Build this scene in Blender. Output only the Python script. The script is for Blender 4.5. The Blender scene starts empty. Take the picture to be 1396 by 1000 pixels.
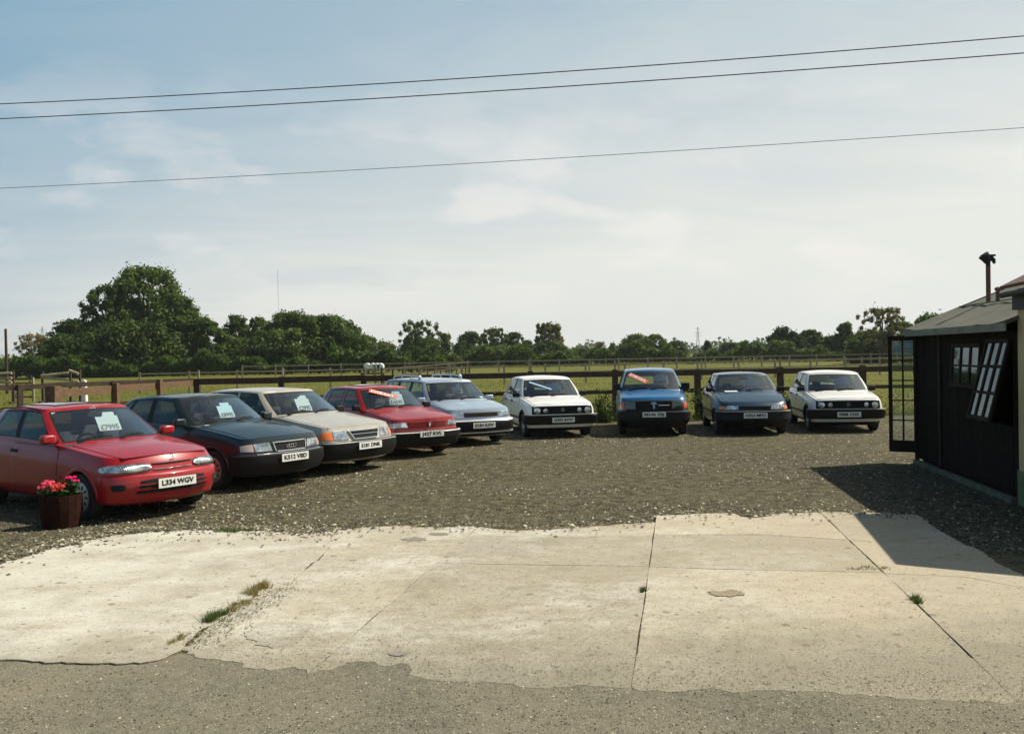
import bpy, bmesh, math, random
import numpy as np
from mathutils import Vector, Matrix
R = math.radians
random.seed(7); rng = np.random.default_rng(11)
scn = bpy.context.scene
col = scn.collection

# ---------------------------------------------------------------- camera
CH, CF, CHOR, CROLL = 1.9706, 1248.0, 482.74, R(1.0535)     # eye height, focal (photo px), horizon row, roll
cam_d = bpy.data.cameras.new('camera'); cam = bpy.data.objects.new('camera', cam_d); col.objects.link(cam)
cam_d.sensor_width = 36; cam_d.lens = 36 * CF / 1396; cam_d.clip_start = .05; cam_d.clip_end = 9000
pitch = math.atan((500 - CHOR) / CF)
cam.matrix_world = Matrix.Translation((0, 0, CH)) @ Matrix.Rotation(math.pi / 2 - pitch, 4, 'X') @ Matrix.Rotation(-CROLL, 4, 'Z')
scn.camera = cam
scn.render.resolution_x, scn.render.resolution_y = 1024, 733

# ---------------------------------------------------------------- light
SUN_AZ, SUN_EL = R(18), R(50)          # azimuth measured from +X towards +Y
sd = Vector((math.cos(SUN_AZ) * math.cos(SUN_EL), math.sin(SUN_AZ) * math.cos(SUN_EL), math.sin(SUN_EL)))
sun_d = bpy.data.lights.new('sun', 'SUN'); sun = bpy.data.objects.new('sun', sun_d); col.objects.link(sun)
sun_d.energy = 5.0; sun_d.angle = R(.5); sun_d.color = (1, .93, .80)
sun.rotation_euler = sd.to_track_quat('Z', 'Y').to_euler(); sun.location = (20, 5, 30)
vs = scn.view_settings
vs.view_transform = 'Standard'; vs.look = 'None'; vs.exposure = .37; vs.gamma = 1; vs.use_curve_mapping = False

world = bpy.data.worlds.new('World'); scn.world = world; world.use_nodes = True
wt = world.node_tree; wn = wt.nodes; wl = wt.links; wn.clear()
def N(t, typ, **kw):
    n = t.nodes.new(typ)
    for k, v in kw.items():
        if k.startswith('i_'): n.inputs[k[2:].replace('_', ' ')].default_value = v
        else: setattr(n, k, v)
    return n
out = N(wt, 'ShaderNodeOutputWorld'); bg = N(wt, 'ShaderNodeBackground'); bg.inputs[1].default_value = .05
sky = N(wt, 'ShaderNodeTexSky', sky_type='NISHITA', sun_disc=False)
sky.sun_elevation = SUN_EL; sky.sun_rotation = math.pi / 2 - SUN_AZ
sky.air_density = 1.0; sky.dust_density = 2.0; sky.ozone_density = 1.2
tc = N(wt, 'ShaderNodeTexCoord')
sep = N(wt, 'ShaderNodeSeparateXYZ'); wl.new(tc.outputs['Generated'], sep.inputs[0])
def M(t, op, a, b=None, c=None, clamp=False):
    n = t.nodes.new('ShaderNodeMath'); n.operation = op; n.use_clamp = clamp
    for i, v in enumerate((a, b, c)):
        if v is None: continue
        if isinstance(v, (int, float)): n.inputs[i].default_value = v
        else: t.links.new(v, n.inputs[i])
    return n.outputs[0]
# high thin cloud projected on a plane far above: direction / (z + k)
den = M(wt, 'ADD', sep.outputs[2], .10)
px_ = M(wt, 'DIVIDE', sep.outputs[0], den); py_ = M(wt, 'DIVIDE', sep.outputs[1], den)
cmb = N(wt, 'ShaderNodeCombineXYZ'); wl.new(px_, cmb.inputs[0]); wl.new(py_, cmb.inputs[1])
mp = N(wt, 'ShaderNodeMapping'); mp.inputs['Scale'].default_value = (.55, 1.1, 1); mp.inputs['Rotation'].default_value = (0, 0, .5)
wl.new(cmb.outputs[0], mp.inputs[0])
n1 = N(wt, 'ShaderNodeTexNoise'); n1.inputs['Scale'].default_value = 1.1; n1.inputs['Detail'].default_value = 7; n1.inputs['Roughness'].default_value = .55; n1.inputs['Distortion'].default_value = .5
wl.new(mp.outputs[0], n1.inputs[0])
# puffier low clouds
mp2 = N(wt, 'ShaderNodeMapping'); mp2.inputs['Scale'].default_value = (1.0, 1.0, 2.6); wl.new(tc.outputs['Generated'], mp2.inputs[0])
n2 = N(wt, 'ShaderNodeTexNoise'); n2.inputs['Scale'].default_value = 6.5; n2.inputs['Detail'].default_value = 7; n2.inputs['Roughness'].default_value = .5
wl.new(mp2.outputs[0], n2.inputs[0])
el = sep.outputs[2]
# veil: thicker near the horizon, and on the sun's side of the sky
sxy = N(wt, 'ShaderNodeVectorMath', operation='DOT_PRODUCT'); wl.new(tc.outputs['Generated'], sxy.inputs[0]); sxy.inputs[1].default_value = (math.cos(SUN_AZ), math.sin(SUN_AZ), 0)
hz = M(wt, 'POWER', 2.718, M(wt, 'MULTIPLY', M(wt, 'MAXIMUM', el, 0.), -4.1))
azf = N(wt, 'ShaderNodeMapRange'); azf.interpolation_type = 'SMOOTHSTEP'; azf.inputs[1].default_value = -.75; azf.inputs[2].default_value = .05; azf.inputs[3].default_value = .15; azf.inputs[4].default_value = 1.; wl.new(sxy.outputs['Value'], azf.inputs[0])
veil = M(wt, 'MULTIPLY', M(wt, 'ADD', M(wt, 'MULTIPLY', hz, 1.25), M(wt, 'MULTIPLY', sxy.outputs['Value'], .5)), azf.outputs[0])
wisp = M(wt, 'MULTIPLY', M(wt, 'SUBTRACT', n1.outputs[0], .48), .55)
veil = M(wt, 'ADD', M(wt, 'ADD', veil, wisp), -.07)
veil = M(wt, 'MAXIMUM', M(wt, 'MINIMUM', veil, .97), .0)
base = N(wt, 'ShaderNodeMix', data_type='RGBA'); wl.new(sky.outputs[0], base.inputs[6]); base.inputs[7].default_value = (2.5, 5.9, 8.7, 1)
bf = N(wt, 'ShaderNodeMapRange'); bf.interpolation_type = 'SMOOTHSTEP'; bf.inputs[1].default_value = .30; bf.inputs[2].default_value = .85; bf.inputs[3].default_value = .85; bf.inputs[4].default_value = .0; wl.new(el, bf.inputs[0]); wl.new(bf.outputs[0], base.inputs[0])
puff = N(wt, 'ShaderNodeMapRange'); puff.inputs[1].default_value = .52; puff.inputs[2].default_value = .62; puff.inputs[3].default_value = 0; puff.inputs[4].default_value = .38
wl.new(n2.outputs[0], puff.inputs[0])
lowband = M(wt, 'MULTIPLY', M(wt, 'GREATER_THAN', el, .0), M(wt, 'POWER', 2.718, M(wt, 'MULTIPLY', M(wt, 'POWER', M(wt, 'DIVIDE', M(wt, 'SUBTRACT', el, .15), .10), 2), -1)))
pf = M(wt, 'MULTIPLY', puff.outputs[0], lowband)
mix = N(wt, 'ShaderNodeMix', data_type='RGBA'); wl.new(veil, mix.inputs[0]); wl.new(base.outputs[2], mix.inputs[6]); mix.inputs[7].default_value = (12.9, 13.0, 12.2, 1)
mixb = N(wt, 'ShaderNodeMix', data_type='RGBA'); wl.new(pf, mixb.inputs[0]); wl.new(mix.outputs[2], mixb.inputs[6]); mixb.inputs[7].default_value = (16.0, 14.9, 14.2, 1)
wl.new(mixb.outputs[2], bg.inputs[0]); wl.new(bg.outputs[0], out.inputs[0])

# ---------------------------------------------------------------- pixel -> place (used once, to lay things on the ground)
def _un(u, v):
    c, s = math.cos(CROLL), math.sin(CROLL); du, dv = u - 698, v - 500
    return (c * du - s * dv) / CF, -((s * du + c * dv) + 500 - CHOR) / CF
def G(u, v, z=0.):
    a, b = _un(u, v); y = (z - CH) / b; return Vector((a * y, y, z))
def P(u, v, y):
    a, b = _un(u, v); return Vector((a * y, y, CH + b * y))

# ---------------------------------------------------------------- materials
MATS = {}
def mat(name, color, rough=.6, metal=0., coat=0., noise=0., nscale=8., bump=0., bscale=40., color2=None, spec=.5, coords='Object', trans=0.):
    if name in MATS: return MATS[name]
    m = bpy.data.materials.new(name); m.use_nodes = True; t = m.node_tree; b = t.nodes['Principled BSDF']
    b.inputs['Base Color'].default_value = (*color, 1); b.inputs['Roughness'].default_value = rough; b.inputs['Metallic'].default_value = metal
    b.inputs['Coat Weight'].default_value = coat; spec = .12 if name.startswith('leaf') or 'blade' in name else spec; b.inputs['Coat Roughness'].default_value = .06; b.inputs['Specular IOR Level'].default_value = spec
    c = N(t, 'ShaderNodeTexCoord')
    if noise or color2:
        n = N(t, 'ShaderNodeTexNoise'); n.inputs['Scale'].default_value = nscale; n.inputs['Detail'].default_value = 6; n.inputs['Roughness'].default_value = .65
        t.links.new(c.outputs[coords], n.inputs[0])
        r = N(t, 'ShaderNodeMapRange'); r.inputs[1].default_value = .3; r.inputs[2].default_value = .7; t.links.new(n.outputs[0], r.inputs[0])
        mx = N(t, 'ShaderNodeMix', data_type='RGBA'); t.links.new(r.outputs[0], mx.inputs[0])
        if color2 is None:
            mx.inputs[6].default_value = (*[k * (1 - noise) for k in color], 1); mx.inputs[7].default_value = (*[min(1, k * (1 + noise)) for k in color], 1)
        else:
            mx.inputs[6].default_value = (*color, 1); mx.inputs[7].default_value = (*color2, 1)
        oc = mx.outputs[2]
        if name.startswith('leaf_'):
            oi = N(t, 'ShaderNodeObjectInfo'); hs = N(t, 'ShaderNodeHueSaturation'); rv = N(t, 'ShaderNodeMapRange'); rv.inputs[3].default_value = .72; rv.inputs[4].default_value = 1.35; t.links.new(oi.outputs['Random'], rv.inputs[0])
            rh = N(t, 'ShaderNodeMapRange'); rh.inputs[3].default_value = .515; rh.inputs[4].default_value = .478; t.links.new(oi.outputs['Random'], rh.inputs[0])
            t.links.new(rv.outputs[0], hs.inputs['Value']); t.links.new(rh.outputs[0], hs.inputs['Hue']); t.links.new(oc, hs.inputs['Color']); oc = hs.outputs[0]
        t.links.new(oc, b.inputs['Base Color'])
        rr = N(t, 'ShaderNodeMapRange'); rr.inputs[3].default_value = max(0, rough - .06); rr.inputs[4].default_value = min(1, rough + .08)
        t.links.new(n.outputs[0], rr.inputs[0]); t.links.new(rr.outputs[0], b.inputs['Roughness'])
    if bump:
        n = N(t, 'ShaderNodeTexNoise'); n.inputs['Scale'].default_value = bscale; n.inputs['Detail'].default_value = 5
        t.links.new(c.outputs[coords], n.inputs[0]); bp = N(t, 'ShaderNodeBump'); bp.inputs['Strength'].default_value = bump; bp.inputs['Distance'].default_value = .02
        t.links.new(n.outputs[0], bp.inputs['Height']); t.links.new(bp.outputs[0], b.inputs['Normal'])
    if trans:
        tr = N(t, 'ShaderNodeBsdfTranslucent'); tr.inputs[0].default_value = (color[0] * 2.2, color[1] * 2.0, color[2] * .9, 1)
        ms = N(t, 'ShaderNodeMixShader'); ms.inputs[0].default_value = trans; o = t.nodes['Material Output']
        t.links.new(b.outputs[0], ms.inputs[1]); t.links.new(tr.outputs[0], ms.inputs[2]); t.links.new(ms.outputs[0], o.inputs[0])
    MATS[name] = m; return m
def paint(name, c, metal=0., rough=.35):
    return mat(name, c, rough, metal, .6, noise=.10, nscale=3.5, spec=.35)
def glassmat(name, tint, refl=1.0):
    if name in MATS: return MATS[name]
    m = bpy.data.materials.new(name); m.use_nodes = True; t = m.node_tree; t.nodes.clear()
    o = N(t, 'ShaderNodeOutputMaterial'); tr = N(t, 'ShaderNodeBsdfTransparent'); tr.inputs[0].default_value = (*tint, 1)
    gl = N(t, 'ShaderNodeBsdfGlossy'); gl.inputs['Roughness'].default_value = .03; gl.inputs[0].default_value = (.82, .95, 1, 1)
    df = N(t, 'ShaderNodeBsdfDiffuse'); df.inputs[0].default_value = (.5, .5, .47, 1)
    fr = N(t, 'ShaderNodeFresnel'); fr.inputs[0].default_value = 1.6
    k = M(t, 'MULTIPLY', fr.outputs[0], refl, clamp=True)
    m1 = N(t, 'ShaderNodeMixShader'); t.links.new(k, m1.inputs[0]); t.links.new(tr.outputs[0], m1.inputs[1]); t.links.new(gl.outputs[0], m1.inputs[2])
    c = N(t, 'ShaderNodeTexCoord'); n = N(t, 'ShaderNodeTexNoise'); n.inputs['Scale'].default_value = 2.5; n.inputs['Detail'].default_value = 5; t.links.new(c.outputs['Object'], n.inputs[0])
    dm = N(t, 'ShaderNodeMapRange'); dm.inputs[1].default_value = .35; dm.inputs[2].default_value = .75; dm.inputs[3].default_value = .01; dm.inputs[4].default_value = .025; t.links.new(n.outputs[0], dm.inputs[0])
    m2 = N(t, 'ShaderNodeMixShader'); t.links.new(dm.outputs[0], m2.inputs[0]); t.links.new(m1.outputs[0], m2.inputs[1]); t.links.new(df.outputs[0], m2.inputs[2])
    t.links.new(m2.outputs[0], o.inputs[0]); MATS[name] = m; return m

# ---------------------------------------------------------------- object helpers
def link(o, parent=None):
    col.objects.link(o)
    if parent is not None: o.parent = parent
    return o
def tag(o, label=None, cat=None, group=None, kind=None):
    if label: o['label'] = label
    if cat: o['category'] = cat
    if group: o['group'] = group
    if kind: o['kind'] = kind
    return o
def empty(name, loc, rz=0):
    o = bpy.data.objects.new(name, None); o.empty_display_size = .2; o.location = loc; o.rotation_euler = (0, 0, rz); return link(o)
def mesh_obj(name, verts, faces, mats, parent=None, fmat=None, smooth=None):
    me = bpy.data.meshes.new(name); me.from_pydata([tuple(v) for v in verts], [], faces); me.update()
    for m in (mats if isinstance(mats, (list, tuple)) else [mats]): me.materials.append(m)
    if fmat is not None: me.polygons.foreach_set('material_index', np.array(fmat, dtype=np.int32))
    if smooth: shade(me, smooth)
    return link(bpy.data.objects.new(name, me), parent)
def shade(me, ang):
    me.polygons.foreach_set('use_smooth', np.ones(len(me.polygons), dtype=bool))
    try: me.set_sharp_from_angle(angle=R(ang))
    except Exception: pass
def bm_obj(name, bm, mats, parent=None, smooth=None):
    bmesh.ops.recalc_face_normals(bm, faces=bm.faces)
    me = bpy.data.meshes.new(name); bm.to_mesh(me); bm.free()
    for m in (mats if isinstance(mats, (list, tuple)) else [mats]): me.materials.append(m)
    if smooth: shade(me, smooth)
    return link(bpy.data.objects.new(name, me), parent)
class MB:
    def __init__(s): s.v = []; s.f = []; s.m = []
    def add(s, vs, fs, m=0):
        o = len(s.v); s.v += [Vector(v) for v in vs]; s.f += [tuple(i + o for i in f) for f in fs]; s.m += [m] * len(fs); return s
    def box(s, c, d, rot=None, m=0, taper=1.):
        x, y, z = (k / 2 for k in d); r = rot or Matrix.Identity(3); c = Vector(c); vs = []
        for sz in (-1, 1):
            k = taper if sz > 0 else 1
            for sx, sy in ((-1, -1), (1, -1), (1, 1), (-1, 1)): vs.append(c + r @ Vector((sx * x * k, sy * y * k, sz * z)))
        return s.add(vs, [(3, 2, 1, 0), (4, 5, 6, 7), (0, 1, 5, 4), (1, 2, 6, 5), (2, 3, 7, 6), (3, 0, 4, 7)], m)
    def bar(s, a, b, w, h=None, m=0, up=(0, 0, 1)):
        a, b = Vector(a), Vector(b); d = b - a; L = d.length; x = d.normalized(); u = Vector(up)
        if abs(x.dot(u)) > .99: u = Vector((0, 1, 0))
        y = u.cross(x).normalized(); z = x.cross(y); rot = Matrix((x, y, z)).transposed()
        return s.box((a + b) / 2, (L, w, h or w), rot, m)
    def tube(s, pts, r, n=8, m=0, cap=True):
        pts = [Vector(p) for p in pts]; rs = r if isinstance(r, (list, tuple)) else [r] * len(pts); vs = []; u = None
        for i, p in enumerate(pts):
            d = (pts[min(i + 1, len(pts) - 1)] - pts[max(i - 1, 0)]).normalized()
            if u is None: u = d.orthogonal().normalized()
            u = (u - d * u.dot(d)).normalized(); w = d.cross(u)
            for k in range(n): a = 2 * math.pi * k / n; vs.append(p + (u * math.cos(a) + w * math.sin(a)) * rs[i])
        fs = [(i * n + k, i * n + (k + 1) % n, (i + 1) * n + (k + 1) % n, (i + 1) * n + k) for i in range(len(pts) - 1) for k in range(n)]
        if cap: fs += [tuple(range(n))[::-1], tuple((len(pts) - 1) * n + k for k in range(n))]
        return s.add(vs, fs, m)
    def lathe(s, prof, n=24, axis='Z', c=(0, 0, 0), m=0):
        c = Vector(c); vs = []
        for r, h in prof:
            for k in range(n):
                a = 2 * math.pi * k / n; p = (r * math.cos(a), r * math.sin(a), h) if axis == 'Z' else (r * math.cos(a), h, r * math.sin(a)); vs.append(c + Vector(p))
        fs = [(i * n + k, i * n + (k + 1) % n, (i + 1) * n + (k + 1) % n, (i + 1) * n + k) for i in range(len(prof) - 1) for k in range(n)]
        return s.add(vs, fs, m)
    def obj(s, name, mats, parent=None, smooth=None, recalc=True):
        o = mesh_obj(name, s.v, s.f, mats, parent, s.m)
        if recalc:
            bm = bmesh.new(); bm.from_mesh(o.data); bmesh.ops.recalc_face_normals(bm, faces=bm.faces); bm.to_mesh(o.data); bm.free()
        if smooth: shade(o.data, smooth)
        return o
def bake(o):
    """apply modifiers"""
    bpy.context.view_layer.update()
    dg = bpy.context.evaluated_depsgraph_get(); me = bpy.data.meshes.new_from_object(o.evaluated_get(dg))
    o.modifiers.clear(); old = o.data; o.data = me; me.name = old.name
_TXT = {}
def text_mesh(body, size, bold=.0):
    k = (body, size, bold)
    if k in _TXT: return _TXT[k]
    cu = bpy.data.curves.new('lettering', 'FONT'); cu.body = body; cu.size = size; cu.align_x = 'CENTER'; cu.align_y = 'CENTER'; cu.offset = bold; cu.extrude = .0012; cu.resolution_u = 3
    o = link(bpy.data.objects.new('lettering', cu)); bpy.context.view_layer.update()
    me = bpy.data.meshes.new_from_object(o.evaluated_get(bpy.context.evaluated_depsgraph_get())); me.materials.clear()
    bpy.data.objects.remove(o); bpy.data.curves.remove(cu); _TXT[k] = me; return me
def text(name, body, size, m, loc, rot, parent=None, bold=.0, sx=1., width=None):
    me = text_mesh(body, size, bold).copy()
    xs = [v.co.x for v in me.vertices]; w = max(xs) - min(xs)
    if width: sx = width / w
    for v in me.vertices: v.co.x *= sx
    me.materials.append(m); o = link(bpy.data.objects.new(name, me), parent)
    o.matrix_local = Matrix.Translation(loc) @ rot.to_4x4(); return o
def facing(n, up=Vector((0, 0, 1))):
    """rotation taking local X->right, Y->up, Z->normal"""
    n = Vector(n).normalized(); x = up.cross(n).normalized(); y = n.cross(x); return Matrix((x, y, n)).transposed()
def herm(tab):
    xs = np.array([t[0] for t in tab], float); ys = np.array([t[1] for t in tab], float)
    d = np.diff(ys) / np.diff(xs); m = np.zeros(len(xs)); m[0] = d[0]; m[-1] = d[-1]
    for i in range(1, len(xs) - 1): m[i] = 0 if d[i - 1] * d[i] <= 0 else 2 * d[i - 1] * d[i] / (d[i - 1] + d[i])
    def f(x):
        x = min(max(x, xs[0]), xs[-1]); i = min(max(int(np.searchsorted(xs, x)) - 1, 0), len(xs) - 2)
        h = xs[i + 1] - xs[i]; t = (x - xs[i]) / h
        return float((2*t**3-3*t**2+1)*ys[i] + (t**3-2*t**2+t)*h*m[i] + (-2*t**3+3*t**2)*ys[i+1] + (t**3-t**2)*h*m[i+1])
    return f
def lin(tab):
    xs = [t[0] for t in tab]; ys = [t[1] for t in tab]
    return lambda x: float(np.interp(x, xs, ys))

# ================================================================ GROUND
def ground_material(name, base, c2, scale, speck=None, speck_scale=60., speck_amt=.1, rough=.9, bump=.4, bscale=60, big=None, bigscale=.5, bigamt=.5, dark=None, dark_scale=90., dark_amt=.05):
    m = bpy.data.materials.new(name); m.use_nodes = True; t = m.node_tree; b = t.nodes['Principled BSDF']; L = t.links.new
    b.inputs['Roughness'].default_value = rough; b.inputs['Specular IOR Level'].default_value = .1
    c = N(t, 'ShaderNodeTexCoord'); cur = None
    n = N(t, 'ShaderNodeTexNoise'); n.inputs['Scale'].default_value = scale; n.inputs['Detail'].default_value = 9; n.inputs['Roughness'].default_value = .7; L(c.outputs['Object'], n.inputs[0])
    r = N(t, 'ShaderNodeMapRange'); r.inputs[1].default_value = .36; r.inputs[2].default_value = .64; L(n.outputs[0], r.inputs[0])
    mx = N(t, 'ShaderNodeMix', data_type='RGBA'); L(r.outputs[0], mx.inputs[0]); mx.inputs[6].default_value = (*base, 1); mx.inputs[7].default_value = (*c2, 1); cur = mx.outputs[2]
    nf = N(t, 'ShaderNodeTexNoise'); nf.inputs['Scale'].default_value = scale * 5.5; nf.inputs['Detail'].default_value = 6; nf.inputs['Roughness'].default_value = .8; L(c.outputs['Object'], nf.inputs[0])
    rf_ = N(t, 'ShaderNodeMapRange'); rf_.inputs[1].default_value = .38; rf_.inputs[2].default_value = .62; rf_.inputs[3].default_value = .62; rf_.inputs[4].default_value = 1.38; L(nf.outputs[0], rf_.inputs[0])
    hf = N(t, 'ShaderNodeHueSaturation'); L(rf_.outputs[0], hf.inputs['Value']); L(cur, hf.inputs['Color']); cur = hf.outputs[0]
    if big:
        n2 = N(t, 'ShaderNodeTexNoise'); n2.inputs['Scale'].default_value = bigscale; n2.inputs['Detail'].default_value = 6; n2.inputs['Roughness'].default_value = .6; n2.inputs['Distortion'].default_value = .4; L(c.outputs['Object'], n2.inputs[0])
        r2 = N(t, 'ShaderNodeMapRange'); r2.inputs[1].default_value = .45; r2.inputs[2].default_value = .68; r2.inputs[4].default_value = bigamt; L(n2.outputs[0], r2.inputs[0])
        m2 = N(t, 'ShaderNodeMix', data_type='RGBA'); L(r2.outputs[0], m2.inputs[0]); L(cur, m2.inputs[6]); m2.inputs[7].default_value = (*big, 1); cur = m2.outputs[2]
    for (sc, ssc, amt) in ((speck, speck_scale, speck_amt), (dark, dark_scale, dark_amt)):
        if not sc: continue
        v = N(t, 'ShaderNodeTexVoronoi'); v.inputs['Scale'].default_value = ssc; L(c.outputs['Object'], v.inputs[0])
        sp = N(t, 'ShaderNodeSeparateColor'); L(v.outputs['Color'], sp.inputs[0])
        k = M(t, 'MULTIPLY', M(t, 'LESS_THAN', sp.outputs[0], amt), M(t, 'LESS_THAN', v.outputs['Distance'], .33))
        m3 = N(t, 'ShaderNodeMix', data_type='RGBA'); L(k, m3.inputs[0]); L(cur, m3.inputs[6]); m3.inputs[7].default_value = (*sc, 1); cur = m3.outputs[2]
    L(cur, b.inputs['Base Color'])
    nb = N(t, 'ShaderNodeTexNoise'); nb.inputs['Scale'].default_value = bscale; nb.inputs['Detail'].default_value = 8; nb.inputs['Roughness'].default_value = .7; L(c.outputs['Object'], nb.inputs[0])
    bp = N(t, 'ShaderNodeBump'); bp.inputs['Strength'].default_value = bump; bp.inputs['Distance'].default_value = .03; L(nb.outputs[0], bp.inputs['Height']); L(bp.outputs[0], b.inputs['Normal'])
    MATS[name] = m; return m
m_field = ground_material('meadow_grass', (.068, .080, .011), (.125, .122, .022), 2.2, big=(.17, .145, .040), bigscale=.09, bigamt=.55, bump=.6, bscale=25)
m_gravel = ground_material('dark_gravel', (.027, .023, .013), (.165, .145, .084), 6, speck=(.38, .34, .24), speck_scale=30, speck_amt=.10, bump=1., bscale=30, big=(.155, .138, .09), bigscale=.35, bigamt=.5, dark=(.03, .026, .018), dark_scale=30, dark_amt=.22)
m_tarmac = ground_material('worn_tarmac', (.135, .124, .090), (.215, .196, .142), 16, speck=(.40, .37, .29), speck_scale=75, speck_amt=.12, bump=.6, bscale=90, big=(.27, .235, .165), bigscale=.6, bigamt=.6, dark=(.095, .085, .06), dark_scale=60, dark_amt=.13)
m_dirt = ground_material('dirt_between_slabs', (.10, .08, .05), (.17, .135, .085), 12, speck=(.35, .3, .22), speck_scale=60, speck_amt=.08, bump=.8, bscale=50)

def sheet(name, pts, z, m, kind='structure', sub=None):
    o = mesh_obj(name, [(p[0], p[1], z) for p in pts], [tuple(range(len(pts)))], m)
    return tag(o, kind=kind)
mesh_obj_field = tag(mesh_obj('field', [(-4000, -200, -.02), (4000, -200, -.02), (4000, 6000, -.02), (-4000, 6000, -.02)], [(0, 1, 2, 3)], m_field), kind='structure')
gv = []
for i in range(90):
    x = -26 + i * (52 / 89); gv.append((x, 26.35 + .25 * math.sin(x * 1.3) + .12 * math.sin(x * 4.1 + 1) + random.uniform(-.06, .06) - max(0, -x - 9) * .25))
gravel_pts = [(-26, -3)] + [(26, -3)] + gv[::-1]
sheet('gravel_yard', gravel_pts, 0, m_gravel)
# tarmac in front: ragged far edge, mostly under the slabs
tp = []
for u in range(-200, 1601, 20):
    q = G(u, 893 + 6 * math.sin(u * .03) + random.uniform(-5, 5) + (u > 1000) * 6); tp.append((q.x, q.y))
q0 = tp[0]; q1 = tp[-1]
sheet('tarmac_drive', [(-14, -3), (14, -3), (14, q1[1])] + tp[::-1] + [(-14, q0[1])], .0325, m_tarmac)

# ---- concrete slabs
def concrete_mat():
    m = bpy.data.materials.new('old_concrete'); m.use_nodes = True; t = m.node_tree; b = t.nodes['Principled BSDF']; L = t.links.new
    b.inputs['Roughness'].default_value = .88; b.inputs['Specular IOR Level'].default_value = .25
    c = N(t, 'ShaderNodeTexCoord'); geo = N(t, 'ShaderNodeNewGeometry'); pos = geo.outputs['Position']
    def noise(scale, det=6, rough=.6, dist=0., st=None):
        n = N(t, 'ShaderNodeTexNoise'); n.inputs['Scale'].default_value = scale; n.inputs['Detail'].default_value = det; n.inputs['Roughness'].default_value = rough; n.inputs['Distortion'].default_value = dist
        if st:
            mp = N(t, 'ShaderNodeMapping'); mp.inputs['Scale'].default_value = st; mp.inputs['Rotation'].default_value = (0, 0, .12); L(pos, mp.inputs[0]); L(mp.outputs[0], n.inputs[0])
        else: L(pos, n.inputs[0])
        return n.outputs[0]
    def rng_(v, a, b_, c_=0., d=1.):
        r = N(t, 'ShaderNodeMapRange'); r.inputs[1].default_value = a; r.inputs[2].default_value = b_; r.inputs[3].default_value = c_; r.inputs[4].default_value = d; L(v, r.inputs[0]); return r.outputs[0]
    def mixc(f, a, bcol):
        x = N(t, 'ShaderNodeMix', data_type='RGBA'); L(f, x.inputs[0])
        if isinstance(a, tuple): x.inputs[6].default_value = (*a, 1)
        else: L(a, x.inputs[6])
        if isinstance(bcol, tuple): x.inputs[7].default_value = (*bcol, 1)
        else: L(bcol, x.inputs[7])
        return x.outputs[2]
    cur = mixc(rng_(noise(5, 9, .72), .35, .65), (.38, .35, .27), (.51, .475, .385))
    cur = mixc(rng_(noise(.35, 4, .6, .3), .44, .60, 0, .55), cur, (.34, .305, .23))
    cur = mixc(rng_(noise(.55, 5, .6, .6), .42, .66, 0, .6), cur, (.43, .365, .25))       # warm stains
    cur = mixc(rng_(noise(.8, 6, .65, .5, (.8, 1.2, 1)), .50, .66, 0, .7), cur, (.66, .635, .56))   # bleached streaks
    cur = mixc(rng_(noise(2.0, 8, .75, .3, (.8, 1.3, 1)), .50, .64, 0, .7), cur, (.29, .25, .18))
    cur = mixc(rng_(noise(12, 8, .85), .47, .60, 0, .6), cur, (.27, .235, .17))
    cur = mixc(rng_(noise(80, 5, .85), .48, .60, 0, .5), cur, (.22, .19, .135))
    spx = N(t, 'ShaderNodeSeparateXYZ'); L(pos, spx.inputs[0])
    lime = M(t, 'MULTIPLY', rng_(M(t, 'ADD', spx.outputs[0], M(t, 'MULTIPLY', noise(.9, 6, .65), 3.)), -2.2, .6, 1., .0), rng_(noise(1.7, 8, .7), .38, .6, .15, .7)); cur = mixc(lime, cur, (.60, .585, .50))
    cur = mixc(M(t, 'MULTIPLY', rng_(M(t, 'ADD', spx.outputs[0], M(t, 'MULTIPLY', noise(1.1, 6, .7), 2.)), 1.2, 3.4, 0, 1.), rng_(noise(3.1, 8, .75), .35, .6, .25, .75)), cur, (.39, .335, .235))
    oi = N(t, 'ShaderNodeObjectInfo'); hv = N(t, 'ShaderNodeHueSaturation'); L(cur, hv.inputs['Color']); L(rng_(oi.outputs['Random'], 0, 1, .86, 1.06), hv.inputs['Value']); cur = hv.outputs[0]
    # worn, gritty band near the drive and towards the left it gets cleaner
    sp = N(t, 'ShaderNodeSeparateXYZ'); L(pos, sp.inputs[0])
    yy = M(t, 'ADD', M(t, 'ADD', sp.outputs[1], M(t, 'MULTIPLY', M(t, 'SUBTRACT', noise(1.6, 9, .72), .5), 2.6)), rng_(sp.outputs[0], .9, 1.6, 0, -.35))
    grit = rng_(yy, 5.35, 6.6, 1, 0)
    fine = rng_(noise(60, 6, .8), .42, .6)
    cur = mixc(M(t, 'MULTIPLY', grit, M(t, 'MULTIPLY_ADD', fine, .35, .62)), cur, (.20, .182, .132))
    for (sc, thr, colr, k) in ((9, .02, (.15, .115, .07), .4), (17, .04, (.12, .095, .06), .45), (34, .08, (.12, .10, .065), .5), (60, .16, (.17, .145, .10), .6)):
        v = N(t, 'ShaderNodeTexVoronoi'); v.inputs['Scale'].default_value = sc; L(pos, v.inputs[0]); s2 = N(t, 'ShaderNodeSeparateColor'); L(v.outputs['Color'], s2.inputs[0])
        am = M(t, 'MULTIPLY_ADD', grit, thr * 2.2, thr)
        cur = mixc(M(t, 'MULTIPLY', M(t, 'MULTIPLY', M(t, 'LESS_THAN', s2.outputs[0], am), M(t, 'LESS_THAN', v.outputs['Distance'], .3)), k + .2), cur, colr)
    L(cur, b.inputs['Base Color'])
    bp = N(t, 'ShaderNodeBump'); bp.inputs['Strength'].default_value = .35; bp.inputs['Distance'].default_value = .02
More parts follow.
